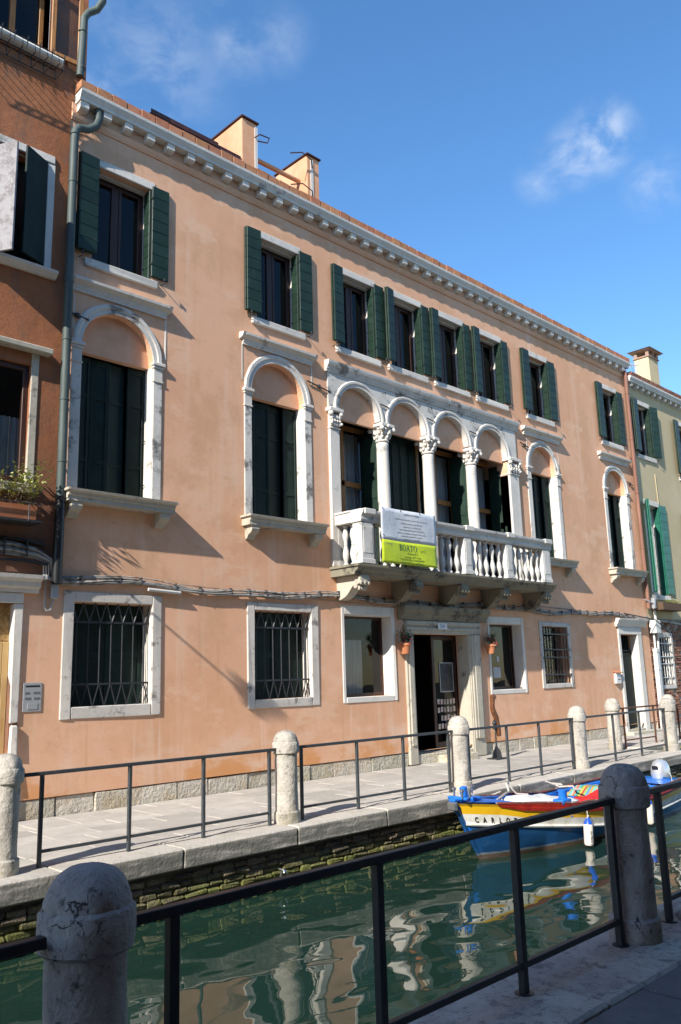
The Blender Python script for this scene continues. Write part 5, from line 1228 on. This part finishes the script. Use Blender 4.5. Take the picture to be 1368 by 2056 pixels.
for (px_, _, pz) in sw.v:
    u = .31+(px_-.31)/(BX1-BX0)*1.12; v = .255+(pz-.255)/(BZ1-BZ0)*1.0
    p = bz(u, v); vs.append((p[0], p[1]-.007, p[2]))
sw.v = vs; obj('lettering', sw, M_gink, bn, recalc=False)
btext('s.r.l.', .735, .255, .085, M_gink); btext('di Zane & C.', .545, .19, .07, M_gink, shear=.3, sx=.85)
btext('Cannaregio n°2337 Venezia', .54, .13, .052, M_gink, sx=.8); btext('COSTRUZIONI EDILI E FALEGNAMERIA', .53, .078, .05, M_gink, sx=.78); btext('Tel. 041-721299 boato.zane@libero.it', .54, .026, .05, M_gink, sx=.8)
btext('COMUNE DI VENEZIA', .54, .905, .05, M_ink, sx=.85)
for (v, s_, u) in ((.815, 'Intervento di ordinaria manutenzione copertura e facciata - Dorsoduro, 541/A', .535), (.745, 'Committente: Condominio Interno Della Toletta', .54), (.685, 'Direzione Lavori - Arch. Marino Pandolfo', .55), (.63, 'Progetto e Coordinamento Sicurezza: Arch. Marino Pandolfo', .54),
                   (.57, 'Responsabile per la sicurezza impresa Boato S.r.l.: Geom. Luisa Zane', .54), (.515, 'Direttore tecnico di cantiere: Geom. Luisa Zane', .54), (.46, 'Data inizio lavori, 24 settembre 2009', .545)):
    btext(s_, u, v, .04, M_ink, sx=.70)
me = MB(); me.add([tuple(Vector(bz(u, v))+Vector((0, -.004, 0))) for (u, v) in ((.05, .325), (.2, .325), (.2, .375), (.05, .375))], [(0, 1, 2, 3)]); obj('sticker', me, M_lblue, bn, recalc=False)
btext('EDILCASSA', .125, .338, .032, M_bink, sx=.9)
mb = MB()
for u in (.02, .35, .68, .98):
    for v in (.985, .02): p = bz(u, v); mb.sphere((p[0], p[1]-.006, p[2]), .012, 6, 4)
for v in (.5,): p = bz(.03, v); mb.sphere((p[0], p[1]-.006, p[2]), .012, 6, 4)
obj('eyelet', mb, M_ink, bn)

# ================================================================== FLOWER POTS
def hang_pot(x, z, label):
    t = thing('flower_pot', label, 'flower pot', (x, -.14, z), 'terracotta pots hanging beside the main doorway')
    mb = MB(); mb.lathe([(.075, 0), (.11, .15), (.125, .155), (.125, .20), (.108, .20), (.10, .17)], (x, -.15, z), 18); obj('pot', mb, M_pot, t)
    mb = MB(); mb.tube([(x, 0, z+.62), (x, -.09, z+.64), (x, -.12, z+.58), (x, -.03, z+.5), (x, -.01, z+.2)], .008, 5); mb.tube([(x-.12, -.15, z+.17), (x, -.28, z+.17), (x+.12, -.15, z+.17)], .007, 5); obj('hook', mb, M_conduit, t)
    f = thing('pot_plant', 'dark leafy red-flowered plant in the pot '+('left' if x < 13 else 'right')+' of the doorway', 'plant', (x, -.15, z+.2), 'plants in the hanging pots')
    mb = MB(); leafy(mb, (x+.02, -.15, z+.17), 60, .26, .12, .06); obj('foliage', mb, M_dleaf, f, recalc=False)
    mb = MB()
    for _ in range(8): a = random.uniform(0, 6.3); rr = random.uniform(.05, .16); mb.sphere((x+.02+rr*math.cos(a), -.17-abs(rr*math.sin(a)), z+random.uniform(.16, .32)), .016, 6, 4)
    obj('blossom', mb, M_red, f)
hang_pot(11.98, 2.06, 'terracotta flower pot left of the doorway, between hood end and shop window')
hang_pot(14.72, 2.06, 'terracotta flower pot right of the doorway, above the carved oar rest')

# ================================================================== FORCOLA ON STAND
fc = thing('oar_rest', 'carved walnut gondola oar rest displayed on a thin metal stand by the doorway', 'oar rest', (14.0, -.66, 0))
FX, FY = 14.0, -.66
mb = MB(); mb.box(FX-.17, FX+.17, FY-.13, FY+.13, -.008, .015, .004); mb.tube([(FX, FY, .015), (FX, FY, .62)], .016, 8)
for s in (-1, 1): mb.prism([(FX, .015), (FX+s*.16, .015), (FX+s*.13, .12), (FX, .26)], 1, FY-.008, FY+.008); 
mb.prism([(FY, .015), (FY-.12, .015), (FY-.09, .12), (FY, .24)], 0, FX-.008, FX+.008)
mb.box(FX-.06, FX+.12, FY-.02, FY+.02, .56, .60, .004); mb.box(FX-.02, FX+.02, FY-.03, FY+.03, .58, .74, .005); mb.sphere((FX-.03, FY, .68), .04, 8, 6)
obj('stand', mb, M_iron, fc)
prof = [(.07, .42), (.13, .42), (.135, .56), (.10, .68), (.085, .78), (.03, .86), (-.01, .93), (-.02, 1.0), (.0, 1.08), (.05, 1.12), (.03, 1.17), (-.03, 1.19), (-.08, 1.16), (-.085, 1.05), (-.10, .95), (-.08, .86), (-.03, .78), (.015, .70), (.04, .58)]
mb = MB(); mb.prism([(FX+a*1.05, b*1.07-.03) for a, b in prof], 1, FY-.045, FY+.03); o = obj('carved_wood', mb, M_forc, fc); md = o.modifiers.new('bevel', 'BEVEL'); md.width = .016; md.segments = 3

# ================================================================== BOLLARDS AND RAILINGS
def bollard_mesh(seed, seg=48):
    random.seed(seed)
    pr = [(.150, -.03), (.158, .0), (.160, .06), (.158, .125), (.150, .132), (.137, .14), (.136, .25), (.135, .40), (.134, .55), (.133, .70), (.133, .778), (.146, .785), (.158, .795), (.160, .85), (.159, .91), (.153, .918), (.146, .922), (.143, .945), (.133, .975), (.118, 1.003), (.097, 1.025), (.070, 1.040), (.040, 1.049), (.012, 1.052)]
    mb = MB(); ph = [random.uniform(0, 6.28) for _ in range(8)]
    vs = []
    for (r, z) in pr:
        for k in range(seg):
            a = 2*math.pi*k/seg
            d = .0022*math.sin(3*a+ph[0]+z*9)+.0022*math.sin(5*a+ph[1]-z*7)+.0014*math.sin(11*a+ph[2]+z*23)+random.uniform(-.0011, .0011)
            edge = .011*max(0, math.sin(4*a+ph[3])+math.sin(9*a+ph[4])-.9)+.004*max(0, math.sin(17*a+ph[5])+math.sin(23*a+ph[6])-1.0) if (abs(z-.91) < .02 or abs(z-.795) < .012 or abs(z-.125) < .012) else 0
            rr = max(.004, r+d-edge); vs.append((rr*math.cos(a), rr*math.sin(a), z))
    n = len(pr); fs = []
    for i in range(n-1):
        for k in range(seg): k2 = (k+1) % seg; fs.append((i*seg+k, i*seg+k2, (i+1)*seg+k2, (i+1)*seg+k))
    fs.append(tuple(reversed(range(seg)))); fs.append(tuple((n-1)*seg+k for k in range(seg)))
    mb.add(vs, fs, True)
    me = mb.mesh('bollard')
    return me
def bollard(x, y, label, m, seed, group, cat='bollard'):
    me = bollard_mesh(seed); me.materials.append(m); o = bpy.data.objects.new('bollard', me); COL.objects.link(o); o.location = (x, y, 0); o.rotation_euler = (R(random.uniform(-.5, .5)), R(random.uniform(-.5, .5)), random.uniform(0, 6))
    tag(o, label, cat, group); return o
FB = 'pale stone bollards along the far kerb'
bollard(3.29, -2.86, 'pale stone bollard beside the boarded door, leftmost on the far quay', M_boll, 1, FB)
bollard(6.66, -2.88, 'pale stone bollard in front of the second barred window', M_boll, 2, FB)
bollard(9.96, -2.90, 'pale stone bollard in front of the main doorway, just above the boat\'s bow', M_boll, 3, FB)
bollard(13.33, -2.88, 'pale stone bollard between the oar rest and the rusty short railing', M_boll, 4, FB)
bollard(17.06, -2.80, 'pale stone bollard at the outer corner where the far kerb ends', M_boll, 5, FB)
bollard(16.97, -1.62, 'pale stone bollard standing back from the kerb in front of the side door', M_boll, 6, FB)
bollard(19.4, -1.74, 'pale stone bollard farthest away, before the brick foot of the yellow house', M_boll, 7, FB)
NB = 'shaded stone bollards along the near kerb'
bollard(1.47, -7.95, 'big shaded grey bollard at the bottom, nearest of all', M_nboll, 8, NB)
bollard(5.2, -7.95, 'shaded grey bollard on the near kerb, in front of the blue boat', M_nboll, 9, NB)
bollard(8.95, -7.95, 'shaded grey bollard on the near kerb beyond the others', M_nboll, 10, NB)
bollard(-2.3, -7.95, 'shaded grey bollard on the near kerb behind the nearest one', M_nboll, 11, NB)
random.seed(77)
def railing(name, a, b, posts, label, m, group, zt=.84, zb=.14, w=.035, foot=False, top_w=.042):
    a = Vector(a); b = Vector(b); t = thing('railing', label, 'railing', ((a.x+b.x)/2, (a.y+b.y)/2, 0), group)
    d = (b-a).normalized()
    mb = MB(); mb.bar((a.x, a.y, zt), (b.x, b.y, zt), top_w, top_w*.8); obj('top_rail', mb, m, t)
    p0 = a+d*posts[0]; p1 = a+d*posts[-1]
    for u, v in zip(posts[:-1], posts[1:]):
        q0 = a+d*(u+w/2); q1 = a+d*(v-w/2)
        mb = MB(); mb.bar((q0.x, q0.y, zb), (q1.x, q1.y, zb), w*.8); obj('bottom_rail', mb, m, t)
    for u in posts:
        q = a+d*u; mb = MB(); mb.bar((q.x, q.y, -.03), (q.x, q.y, zt-top_w*.4), w)
        if foot: mb.lathe([(.05, 0.0), (.052, .008), (.03, .012)], (q.x, q.y, 0), 14)
        obj('post', mb, m, t)
    return t
FR = 'thin dark railings along the far kerb'
railing('r', (3.43, -2.86, 0), (6.56, -2.88, 0), [.22, 1.15, 2.05, 2.97], 'dark railing in front of the first barred window, leftmost on the far quay', M_frail, FR)
railing('r', (6.78, -2.88, 0), (9.86, -2.9, 0), [.12, 1.07, 1.96, 2.93], 'dark railing in front of the shop window, between two pale bollards', M_frail, FR)
railing('r', (10.08, -2.9, 0), (13.22, -2.88, 0), [.1, 1.1, 2.02, 3.02], 'dark railing above the bright blue boat, before the oar rest', M_frail, FR)
railing('r', (13.45, -2.87, 0), (16.95, -2.80, 0), [.08, 1.2, 2.28, 3.38], 'dark railing at the end of the far kerb, above the outboard motor', M_frail, FR)
railing('r', (17.08, -1.63, 0), (19.28, -1.73, 0), [.3, 1.62], 'short rusty railing set back before the side door', M_rust, FR, zt=.82)
railing('r', (19.52, -1.74, 0), (23.5, -1.74, 0), [.35, 1.6, 2.9], 'rusty railing at the right edge before the brick wall', M_rust, FR, zt=.8)
NR = 'heavy black railings along the near kerb'
railing('r', (1.6, -7.95, 0), (5.1, -7.95, 0), [.2, 1.28, 2.36, 3.40], 'long black railing crossing the bottom, between the two nearest shaded bollards', M_rail, NR, foot=True, w=.042, top_w=.045)
railing('r', (-2.2, -7.95, 0), (1.36, -7.95, 0), [.12, 1.2, 2.3, 3.33], 'black railing at the bottom left corner behind the nearest bollard', M_rail, NR, foot=True, w=.042, top_w=.045)
railing('r', (5.32, -7.95, 0), (8.85, -7.95, 0), [.35, 1.4, 2.4, 3.4], 'black railing running off at the right edge beyond the second shaded bollard', M_rail, NR, foot=True, w=.042, top_w=.045)
# mooring ring
mr_ = thing('mooring_ring', 'rusted iron mooring ring on the mossy canal wall', 'ring', (6.34, -3.12, -.45))
mb = MB(); pts = [(6.34+.05*math.sin(a), -3.19, -.50+.06*math.cos(a)) for a in [2*math.pi*k/20 for k in range(21)]]; mb.tube(pts, .009, 6); obj('ring', mb, M_chrome, mr_)
mb = MB(); mb.tube([(6.34, -3.1, -.43), (6.34, -3.19, -.43), (6.34, -3.2, -.46)], .012, 6); obj('staple', mb, M_chrome, mr_)

# ================================================================== BOAT
bt = thing('boat', 'wooden motor boat painted blue, white, yellow and red, moored at the far quay', 'boat', (11, -3.95, WZ))
BL0, BL1, BCY = 8.5, 14.0, -3.92
def hb(s):   # half beam at the sheer
    return .03+.66*(1-(1-min(s/.48, 1))**2.0)*(1 if s < .55 else 1-.30*((s-.55)/.45)**2)
def sheer(s): return .10-.32*min(1, s/.55)+.08*max(0, s-.55)/.45 + .10*(1-min(1, s/.55))**3*0
def zrow(s, k):
    """k: 0 keel, 1 waterline, 2 strake bottom, 3 strake top, 4 white top, 5 yellow top, 6 sheer"""
    sh = sheer(s); red = .10*min(1, max(0, (s-.10)/.06))
    return [WZ-.22, WZ, sh-.30-.0*s, sh-.275, sh-.155-.25*red, sh-.055-.42*red, sh][k]
def wfrac(s, k):
    return [.0, .70+.12*s, .90, .905, .94, .97, 1.0][k]
def xs_(s, k):
    rake = [1.0, .52, .20, .18, .11, .05, 0][k]*.95
    return BL0+rake*(1-s)**3+(BL1-BL0)*s
def hp(s, k, side): 
    w = hb(s)*wfrac(s, k)
    if k == 0: w = .02
    if s == 0: w = .012
    return (xs_(s, k), BCY+side*w, zrow(s, k))
NS = 26; SS = [(i/NS)**1.25 for i in range(NS+1)]
def band(rows, off=0.0):
    mb = MB()
    for side in (-1, 1):
        mb.grid([[tuple(Vector(hp(s, k, side))+Vector((0, side*off, 0))) for k in rows] for s in SS])
    return mb
mb = band((0, 1, 2))
mb.grid([[hp(1.0, k, sd_) for k in (0, 1, 2, 3, 4, 5, 6)] for sd_ in (-1, 1)]); obj('hull', mb, M_hull, bt, recalc=False)
obj('white_band', band((3, 4)), M_bwht, bt, recalc=False)
obj('yellow_band', band((4, 5)), M_yel, bt, recalc=False)
mb = MB()
for side in (-1, 1):
    pts = [tuple(Vector(hp(s, 2, side))+Vector((0, side*.012, .012))) for s in SS]; mb.tube(pts, .02, 6)
obj('rubbing_strake', mb, M_bwht, bt)
# red wash strake from just behind the bow, with worn cap
mb = MB(); cap = MB()
S2 = [s for s in SS if s > .09]
for side in (-1, 1):
    g = []
    for s in S2:
        e = min(1, (s-.09)/.12); base = Vector(hp(s, 5, side)); topv = Vector(hp(s, 6, side))
        raise_ = .045 if s > .38 else 0.015
        g.append([tuple(base+Vector((0, side*.004, .0))), tuple(base+Vector((0, side*.022, .004))), tuple(base.lerp(topv, .45)+Vector((0, side*.024, 0))), tuple(base.lerp(topv, .5)+Vector((0, side*.014, 0))), tuple(topv+Vector((0, side*.016, -.03+raise_+.02*e)))])
    mb.grid(g)
    cap.tube([tuple(Vector(q[-1])+Vector((0, -side*.015, .008))) for q in g], .018, 6)
obj('red_strake', mb, M_bred, bt, recalc=False); obj('gunwale_cap', cap, M_bcap, bt)
# yellow bow part above the band
mb = MB()
S3 = [s for s in SS if s <= .16]
for side in (-1, 1): mb.grid([[tuple(Vector(hp(s, 5, side))), tuple(Vector(hp(s, 6, side))+Vector((0, 0, -.02)))] for s in S3])
obj('bow_flare', mb, M_yel, bt, recalc=False)
# inside
mb = MB()
for side in (-1, 1): mb.grid([[(xs_(s, 6), BCY+side*max(.01, hb(s)-.03), sheer(s)-.01), (xs_(s, 4), BCY+side*max(.008, hb(s)*.9-.03), sheer(s)-.2), (xs_(s, 2), BCY+side*max(.005, hb(s)*.75-.03), sheer(s)-.42)] for s in SS])
mb.grid([[(xs_(s, 2), BCY+sd_*max(.005, hb(s)*.75-.03), sheer(s)-.42) for sd_ in (-1, 1)] for s in SS])
obj('inner_shell', mb, M_bblue, bt, recalc=False)
mb = MB(); S4 = [s for s in SS if s <= .17]
mb.grid([[(xs_(s, 6), BCY-hb(s)+.0, sheer(s)+.006), (xs_(s, 6), BCY, sheer(s)+.02), (xs_(s, 6), BCY+hb(s), sheer(s)+.006)] for s in S4]); obj('fore_deck', mb, M_bblue, bt, recalc=False)
mb = MB(); mb.grid([[(xs_(s, 6), BCY-hb(s)+.03, sheer(s)-.03), (xs_(s, 6), BCY+hb(s)-.03, sheer(s)-.03)] for s in SS if s > .865]); mb.box(13.28, 13.32, BCY-.38, BCY+.38, sheer(.87)-.25, sheer(.87)-.03); obj('stern_deck', mb, M_bblue, bt, recalc=False)
for xx in (10.35, 11.5):
    s = (xx-BL0)/(BL1-BL0); mb = MB(); mb.box(xx-.11, xx+.11, BCY-hb(s)+.05, BCY+hb(s)-.05, sheer(s)-.16, sheer(s)-.125, .006); obj('thwart', mb, M_bblue, bt)
mb = MB()
for side in (1,):
    for s in (.28, .42, .55, .68, .8):
        x_ = BL0+(BL1-BL0)*s; mb.box(x_-.03, x_+.03, BCY+side*(hb(s)-.13), BCY+side*(hb(s)-.05), sheer(s)-.25, sheer(s)-.01, .006)
for side in (-1,):
    for s in (.28, .42, .55, .68, .8):
        x_ = BL0+(BL1-BL0)*s; mb.box(x_-.03, x_+.03, BCY+side*(hb(s)-.13), BCY+side*(hb(s)-.08), sheer(s)-.22, sheer(s)-.02, .006)
obj('rib', mb, M_bblue, bt)
mb = MB(); S5 = [s for s in SS if s > .15]
for side in (-1, 1): mb.grid([[(xs_(s, 6), BCY+side*(hb(s)-.005), sheer(s)+.012), (xs_(s, 6), BCY+side*(hb(s)-.10), sheer(s)+.012), (xs_(s, 6), BCY+side*(hb(s)-.10), sheer(s)-.03)] for s in S5])
obj('side_deck', mb, M_bblue, bt, recalc=False)
# stem, bitts and fittings
mb = MB(); mb.tube([(xs_(0, 0)-.0, BCY, WZ-.2), (xs_(0, 1)-.02, BCY, WZ), (xs_(0, 2)-.02, BCY, zrow(0, 2)), (xs_(0, 4)-.02, BCY, zrow(0, 4)), (xs_(0, 6)-.02, BCY, zrow(0, 6)-.06)], .03, 8); obj('stem_post', mb, M_hull, bt)
mb = MB(); mb.box(BL0-.07, BL0+.0, BCY-.06, BCY+.06, sheer(0)-.10, sheer(0)+.0, .012); obj('bow_plate', mb, M_chrome, bt)
mb = MB(); mb.box(BL0-.05, BL0+.16, BCY-.05, BCY+.05, sheer(0)+.0, sheer(0)+.035, .01); mb.box(BL0+.05, BL0+.12, BCY-.15, BCY+.15, sheer(0)+.015, sheer(0)+.05, .01)
M2 = Matrix.Translation((BL0+.22, BCY+.0, sheer(0)+.01)) @ Matrix.Rotation(R(-10), 4, 'Y'); mb.box(-.04, .04, -.04, .04, 0, .15, .01, M2); mb.box(BL0+.30, BL0+.45, BCY-.1, BCY+.1, sheer(.05)+.01, sheer(.05)+.05, .01); obj('bow_bitt', mb, M_bblue, bt)
mb = MB()
for (dx, dy) in ((-.02, -.10), (.08, -.14), (.1, .12), (.42, .08)): mb.lathe([(.012, 0), (.018, .07), (.03, .08), (.03, .1), (.008, .115)], (BL0+.06+dx, BCY+dy, sheer(.02)+.05), 10)
obj('cleat', mb, M_chrome, bt)
s = .30; xx = BL0+5.5*s; mb = MB(); mb.box(xx-.12, xx+.1, BCY-hb(s)+.0, BCY-hb(s)+.16, sheer(s)+.0, sheer(s)+.06, .01); mb.lathe([(.06, 0), (.055, .08), (.065, .11), (.065, .125)], (xx+.03, BCY-hb(s)+.09, sheer(s)+.05), 12); obj('oar_block', mb, M_bblue, bt)
# name on the white band
name = 'CARLOTTA'; s0 = .030
for k, chh in enumerate(name):
    s = s0+k*.0205
    me = textmesh('name_letter', chh, .11, M_mblk, .001, 'CENTER', .22, .66, .004)
    a = Vector(hp(s-.01, 4, -1)); b = Vector(hp(s+.01, 4, -1)); lo = Vector(hp(s, 3, -1)); hi_ = Vector(hp(s, 4, -1))
    ex = (b-a).normalized(); ez = (hi_-lo).normalized(); 
    for v in me.vertices:
        p = lo+ex*v.co.x+ez*(v.co.y+.016); nn = ex.cross(ez); v.co = p+nn*(.004+v.co.z)
    obj('name_letter', me, None, bt)
# outboard motor
mot = MB(); MX, MY, MZ = 14.02, -3.92, -.38
pr = [(.0, .0), (.12, .0), (.155, .04), (.165, .14), (.15, .25), (.11, .33), (.05, .365), (0.001, .37)]
mot.lathe([(max(r, .001), z) for r, z in pr], seg=20, M=Matrix.Translation((MX+.12, MY, MZ+.14)) @ Matrix.Diagonal((1.15, .95, 1, 1)))
mo_ = obj('outboard_motor', mot, M_silver, bt)
mb = MB(); mb.box(MX-.14, MX+.16, MY-.10, MY+.10, MZ+.04, MZ+.145, .015); mb.box(MX+.04, MX+.2, MY-.05, MY+.05, WZ-.3, MZ+.05, .02); mb.box(MX-.12, MX+.0, MY-.09, MY-.05, MZ-.15, MZ+.1, .008); mb.box(MX-.12, MX+.0, MY+.05, MY+.09, MZ-.15, MZ+.1, .008); mb.tube([(MX-.1, MY-.04, MZ+.12), (MX-.3, MY-.06, MZ+.16), (MX-.5, MY-.08, MZ+.16)], .018, 8); obj('motor_leg', mb, M_grey, mo_)
mb = MB(); mb.box(MX-.078, MX-.06, MY-.055, MY+.055, MZ+.36, MZ+.415, .003, Matrix.Rotation(0, 4, 'Y')); mb.tube([(MX-.16, MY-.12, MZ+.12), (MX-.17, MY-.02, MZ+.17), (MX-.16, MY+.1, MZ+.13)], .014, 6); obj('motor_badge', mb, M_mblk, mo_)
# things lying in the boat
def cloth(name, x0, x1, y0, y1, z, amp, m, label, cat, hump=.0, n=18, seed=0):
    random.seed(seed); ph = [random.uniform(0, 6) for _ in range(6)]
    mb = MB(); g = []
    for i in range(n+1):
        r_ = []
        for j in range(n+1):
            u, v = i/n, j/n; e = min(u, v, 1-u, 1-v)*6
            zz = z+hump*min(1, e)*(.6+.4*math.sin(3.1*u+ph[0]))+amp*(math.sin(9*u+ph[1]+3*v)+math.sin(11*v+ph[2]-4*u)+.6*math.sin(21*u+17*v+ph[3]))
            r_.append((x0+(x1-x0)*u+.015*math.sin(9*v+ph[4]), y0+(y1-y0)*v+.02*math.sin(8*u+ph[5]), zz))
        g.append(r_)
    mb.grid(g); o = obj(name, mb, m, None, recalc=False); md = o.modifiers.new('thick', 'SOLIDIFY'); md.thickness = .012; tag(o, label, cat); return o
cloth('plastic_sheet', 9.6, 10.75, -4.36, -3.72, -.10, .010, M_tarp, 'crumpled white plastic sheet spread over the front of the blue boat', 'sheet', .10, seed=3)
cloth('red_bag', 11.0, 11.6, -4.42, -4.05, -.17, .012, M_rcloth, 'bright red cloth bag lying on the boat beside the striped blanket', 'bag', .12, seed=5)
# striped blanket
def stripe_mat():
    m = bpy.data.materials.new('striped_wool'); m.use_nodes = True; t = m.node_tree; n = t.nodes; L = t.links; b = n['Principled BSDF']; b.inputs['Roughness'].default_value = .9
    g = n.new('ShaderNodeTexCoord'); sp = n.new('ShaderNodeSeparateXYZ'); L.new(g.outputs['Generated'], sp.inputs[0]); rp = n.new('ShaderNodeValToRGB'); rp.color_ramp.interpolation = 'CONSTANT'
    cols = [(.35, .04, .03), (.45, .33, .05), (.08, .25, .10), (.05, .30, .30), (.42, .10, .05), (.30, .30, .25), (.10, .35, .30), (.40, .22, .05), (.06, .2, .35), (.2, .32, .1)]
    e = rp.color_ramp.elements; e[0].position = 0; e[0].color = (*cols[0], 1); e[1].position = .1; e[1].color = (*cols[1], 1)
    for i in range(2, 20): q = e.new(i*.05+.02); q.color = (*cols[i % 10], 1)
    L.new(sp.outputs['Y'], rp.inputs[0]); L.new(rp.outputs[0], b.inputs['Base Color']); return m
cloth('striped_blanket', 11.35, 12.5, -4.38, -3.72, -.17, .006, stripe_mat(), 'rainbow striped blanket folded over the middle of the blue boat', 'blanket', .13, seed=8)
random.seed(21)
rp_ = thing('mooring_rope', 'loose pale rope looped on the blue side of the boat', 'rope', (10.8, -3.6, -.05))
mb = MB(); mb.tube([(9.35, -3.95, .02), (9.9, -3.7, .02), (10.35, -3.45, -.02), (10.42, -3.36, .08), (10.5, -3.34, .09), (10.55, -3.36, .0), (10.6, -3.4, -.08), (10.75, -3.5, -.1)], .014, 6); mb.tube([(11.5, -3.33, .0), (11.6, -3.4, -.05), (11.45, -3.6, -.06), (11.5, -3.8, -.04), (11.3, -3.95, -.06), (11.2, -4.1, -.03)], .014, 6); mb.tube([(11.55, -3.32, -.03), (11.75, -3.45, -.06), (11.6, -3.55, -.05), (11.5, -3.45, -.03)], .013, 6); obj('strand', mb, M_rope, rp_)
mb = MB(); mb.tube([(10.3, -3.34, -.02), (10.0, -3.22, -.1), (9.75, -3.2, .0), (9.7, -3.1, .01)], .01, 5); mb.tube([(9.9, -3.3, -.05), (9.55, -3.205, -.1), (9.5, -3.19, .0)], .01, 5); obj('strand', mb, M_rope, rp_)
def fender(x, y, z, label, L_=.36, r=.062, tilt=3, ztop=-.1, blue_bottom=False, text=True):
    t = thing('fender', label, 'fender', (x, y, z), 'white fenders hanging on the boat')
    Mx = Matrix.Translation((x, y, z)) @ Matrix.Rotation(R(tilt), 4, 'Y')
    mb = MB(); mb.lathe([(.03, 0), (r*.85, .012), (r, .035), (r*1.0, L_*.74), (r*.98, L_*.76)], seg=18, M=Mx); obj('body', mb, M_fend, t)
    mb = MB(); mb.lathe([(r*.985, L_*.755), (r*.9, L_*.82), (r*.5, L_*.93), (.022, L_*.97), (.02, L_)], seg=18, M=Mx)
    if blue_bottom: mb.lathe([(.02, -.03), (r*.8, -.005), (r*.99, .03)], seg=18, M=Mx)
    obj('cap', mb, M_fblue, t)
    p = Mx @ Vector((0, 0, L_)); mb = MB(); mb.tube([p, (p.x+.01, p.y+.01, (p.z+ztop)/2), (p.x+.01, p.y+.07, ztop)], .006, 5); mb.tube([p+Vector((-.03, 0, -.01)), p+Vector((0, -.01, .02)), p+Vector((.04, 0, -.02))], .008, 5); obj('cord', mb, M_rope, t)
    return t
fender(10.42, -4.62, -.63, 'white fender with blue cap and handwriting hanging at the boat\'s middle', tilt=4, ztop=-.12)
fender(12.2, -4.62, -.60, 'white fender half hidden behind the second shaded bollard', tilt=0, ztop=-.1, L_=.38, r=.055)
fender(13.8, -4.27, -.58, 'white fender with blue ends at the boat\'s stern', tilt=-2, ztop=.0, L_=.40, r=.055, blue_bottom=True)
me = textmesh('handwriting', 'San Marco 22', .045, M_ink, .0005, 'LEFT', .2, .8)
o = obj('handwriting', me, None, bpy.data.objects['fender'])
o.matrix_parent_inverse = Matrix.Identity(4)
o.location = Vector((10.385, -4.675, -.43))-Vector(bpy.data.objects['fender'].location); o.rotation_euler = (R(90), R(90), R(-25))

po = thing('bracket_pole', 'iron pole with a dry bunch at its tip, reaching out from the brown house', 'pole', (3.0, 0, 5.14))
mb = MB(); mb.tube([(3.0, 0, 5.14), (3.0, -1.46, 5.14)], .016, 6); mb.box(2.94, 3.06, -.03, -.012, 5.06, 5.22, .004); obj('rod', mb, M_iron, po)
mb = MB(); leafy(mb, (3.0, -1.48, 4.98), 30, .34, .1, .09); obj('bunch', mb, M_stem, po, recalc=False)

# ================================================================== NEAR HOUSE (behind the photographer; shades the near quay)
nh = thing('near_house', 'tall ochre house on the near side of the canal that shades the near pavement', 'building', (-8, -11.8, 0))
mb = MB(); mb.box(-34, 14, -20, -11.8, -.1, 11.3, .02); obj('wall', mb, M_near, nh)
mb = MB(); mb.box(-34.2, 14.2, -20.2, -11.5, 11.3, 11.5, .02); obj('eaves', mb, M_roof, nh)
for fl in range(3):
    for q in range(14):
        xx = -30+q*3.1; z = 1.3+fl*3.6; mb = MB(); mb.box(xx, xx+1.0, -11.83, -11.795, z, z+1.7, .01); w = obj('window', mb, M_mblk, nh)
        mb = MB(); mb.box(xx-.12, xx+1.12, -11.9, -11.80, z-.12, z-.003, .01); obj('sill', mb, M_white, w)
        mb = MB(); mb.box(xx-.5, xx-.02, -11.86, -11.81, z, z+1.7, .006); mb.box(xx+1.02, xx+1.5, -11.86, -11.81, z, z+1.7, .006); obj('shutter', mb, M_green, w)
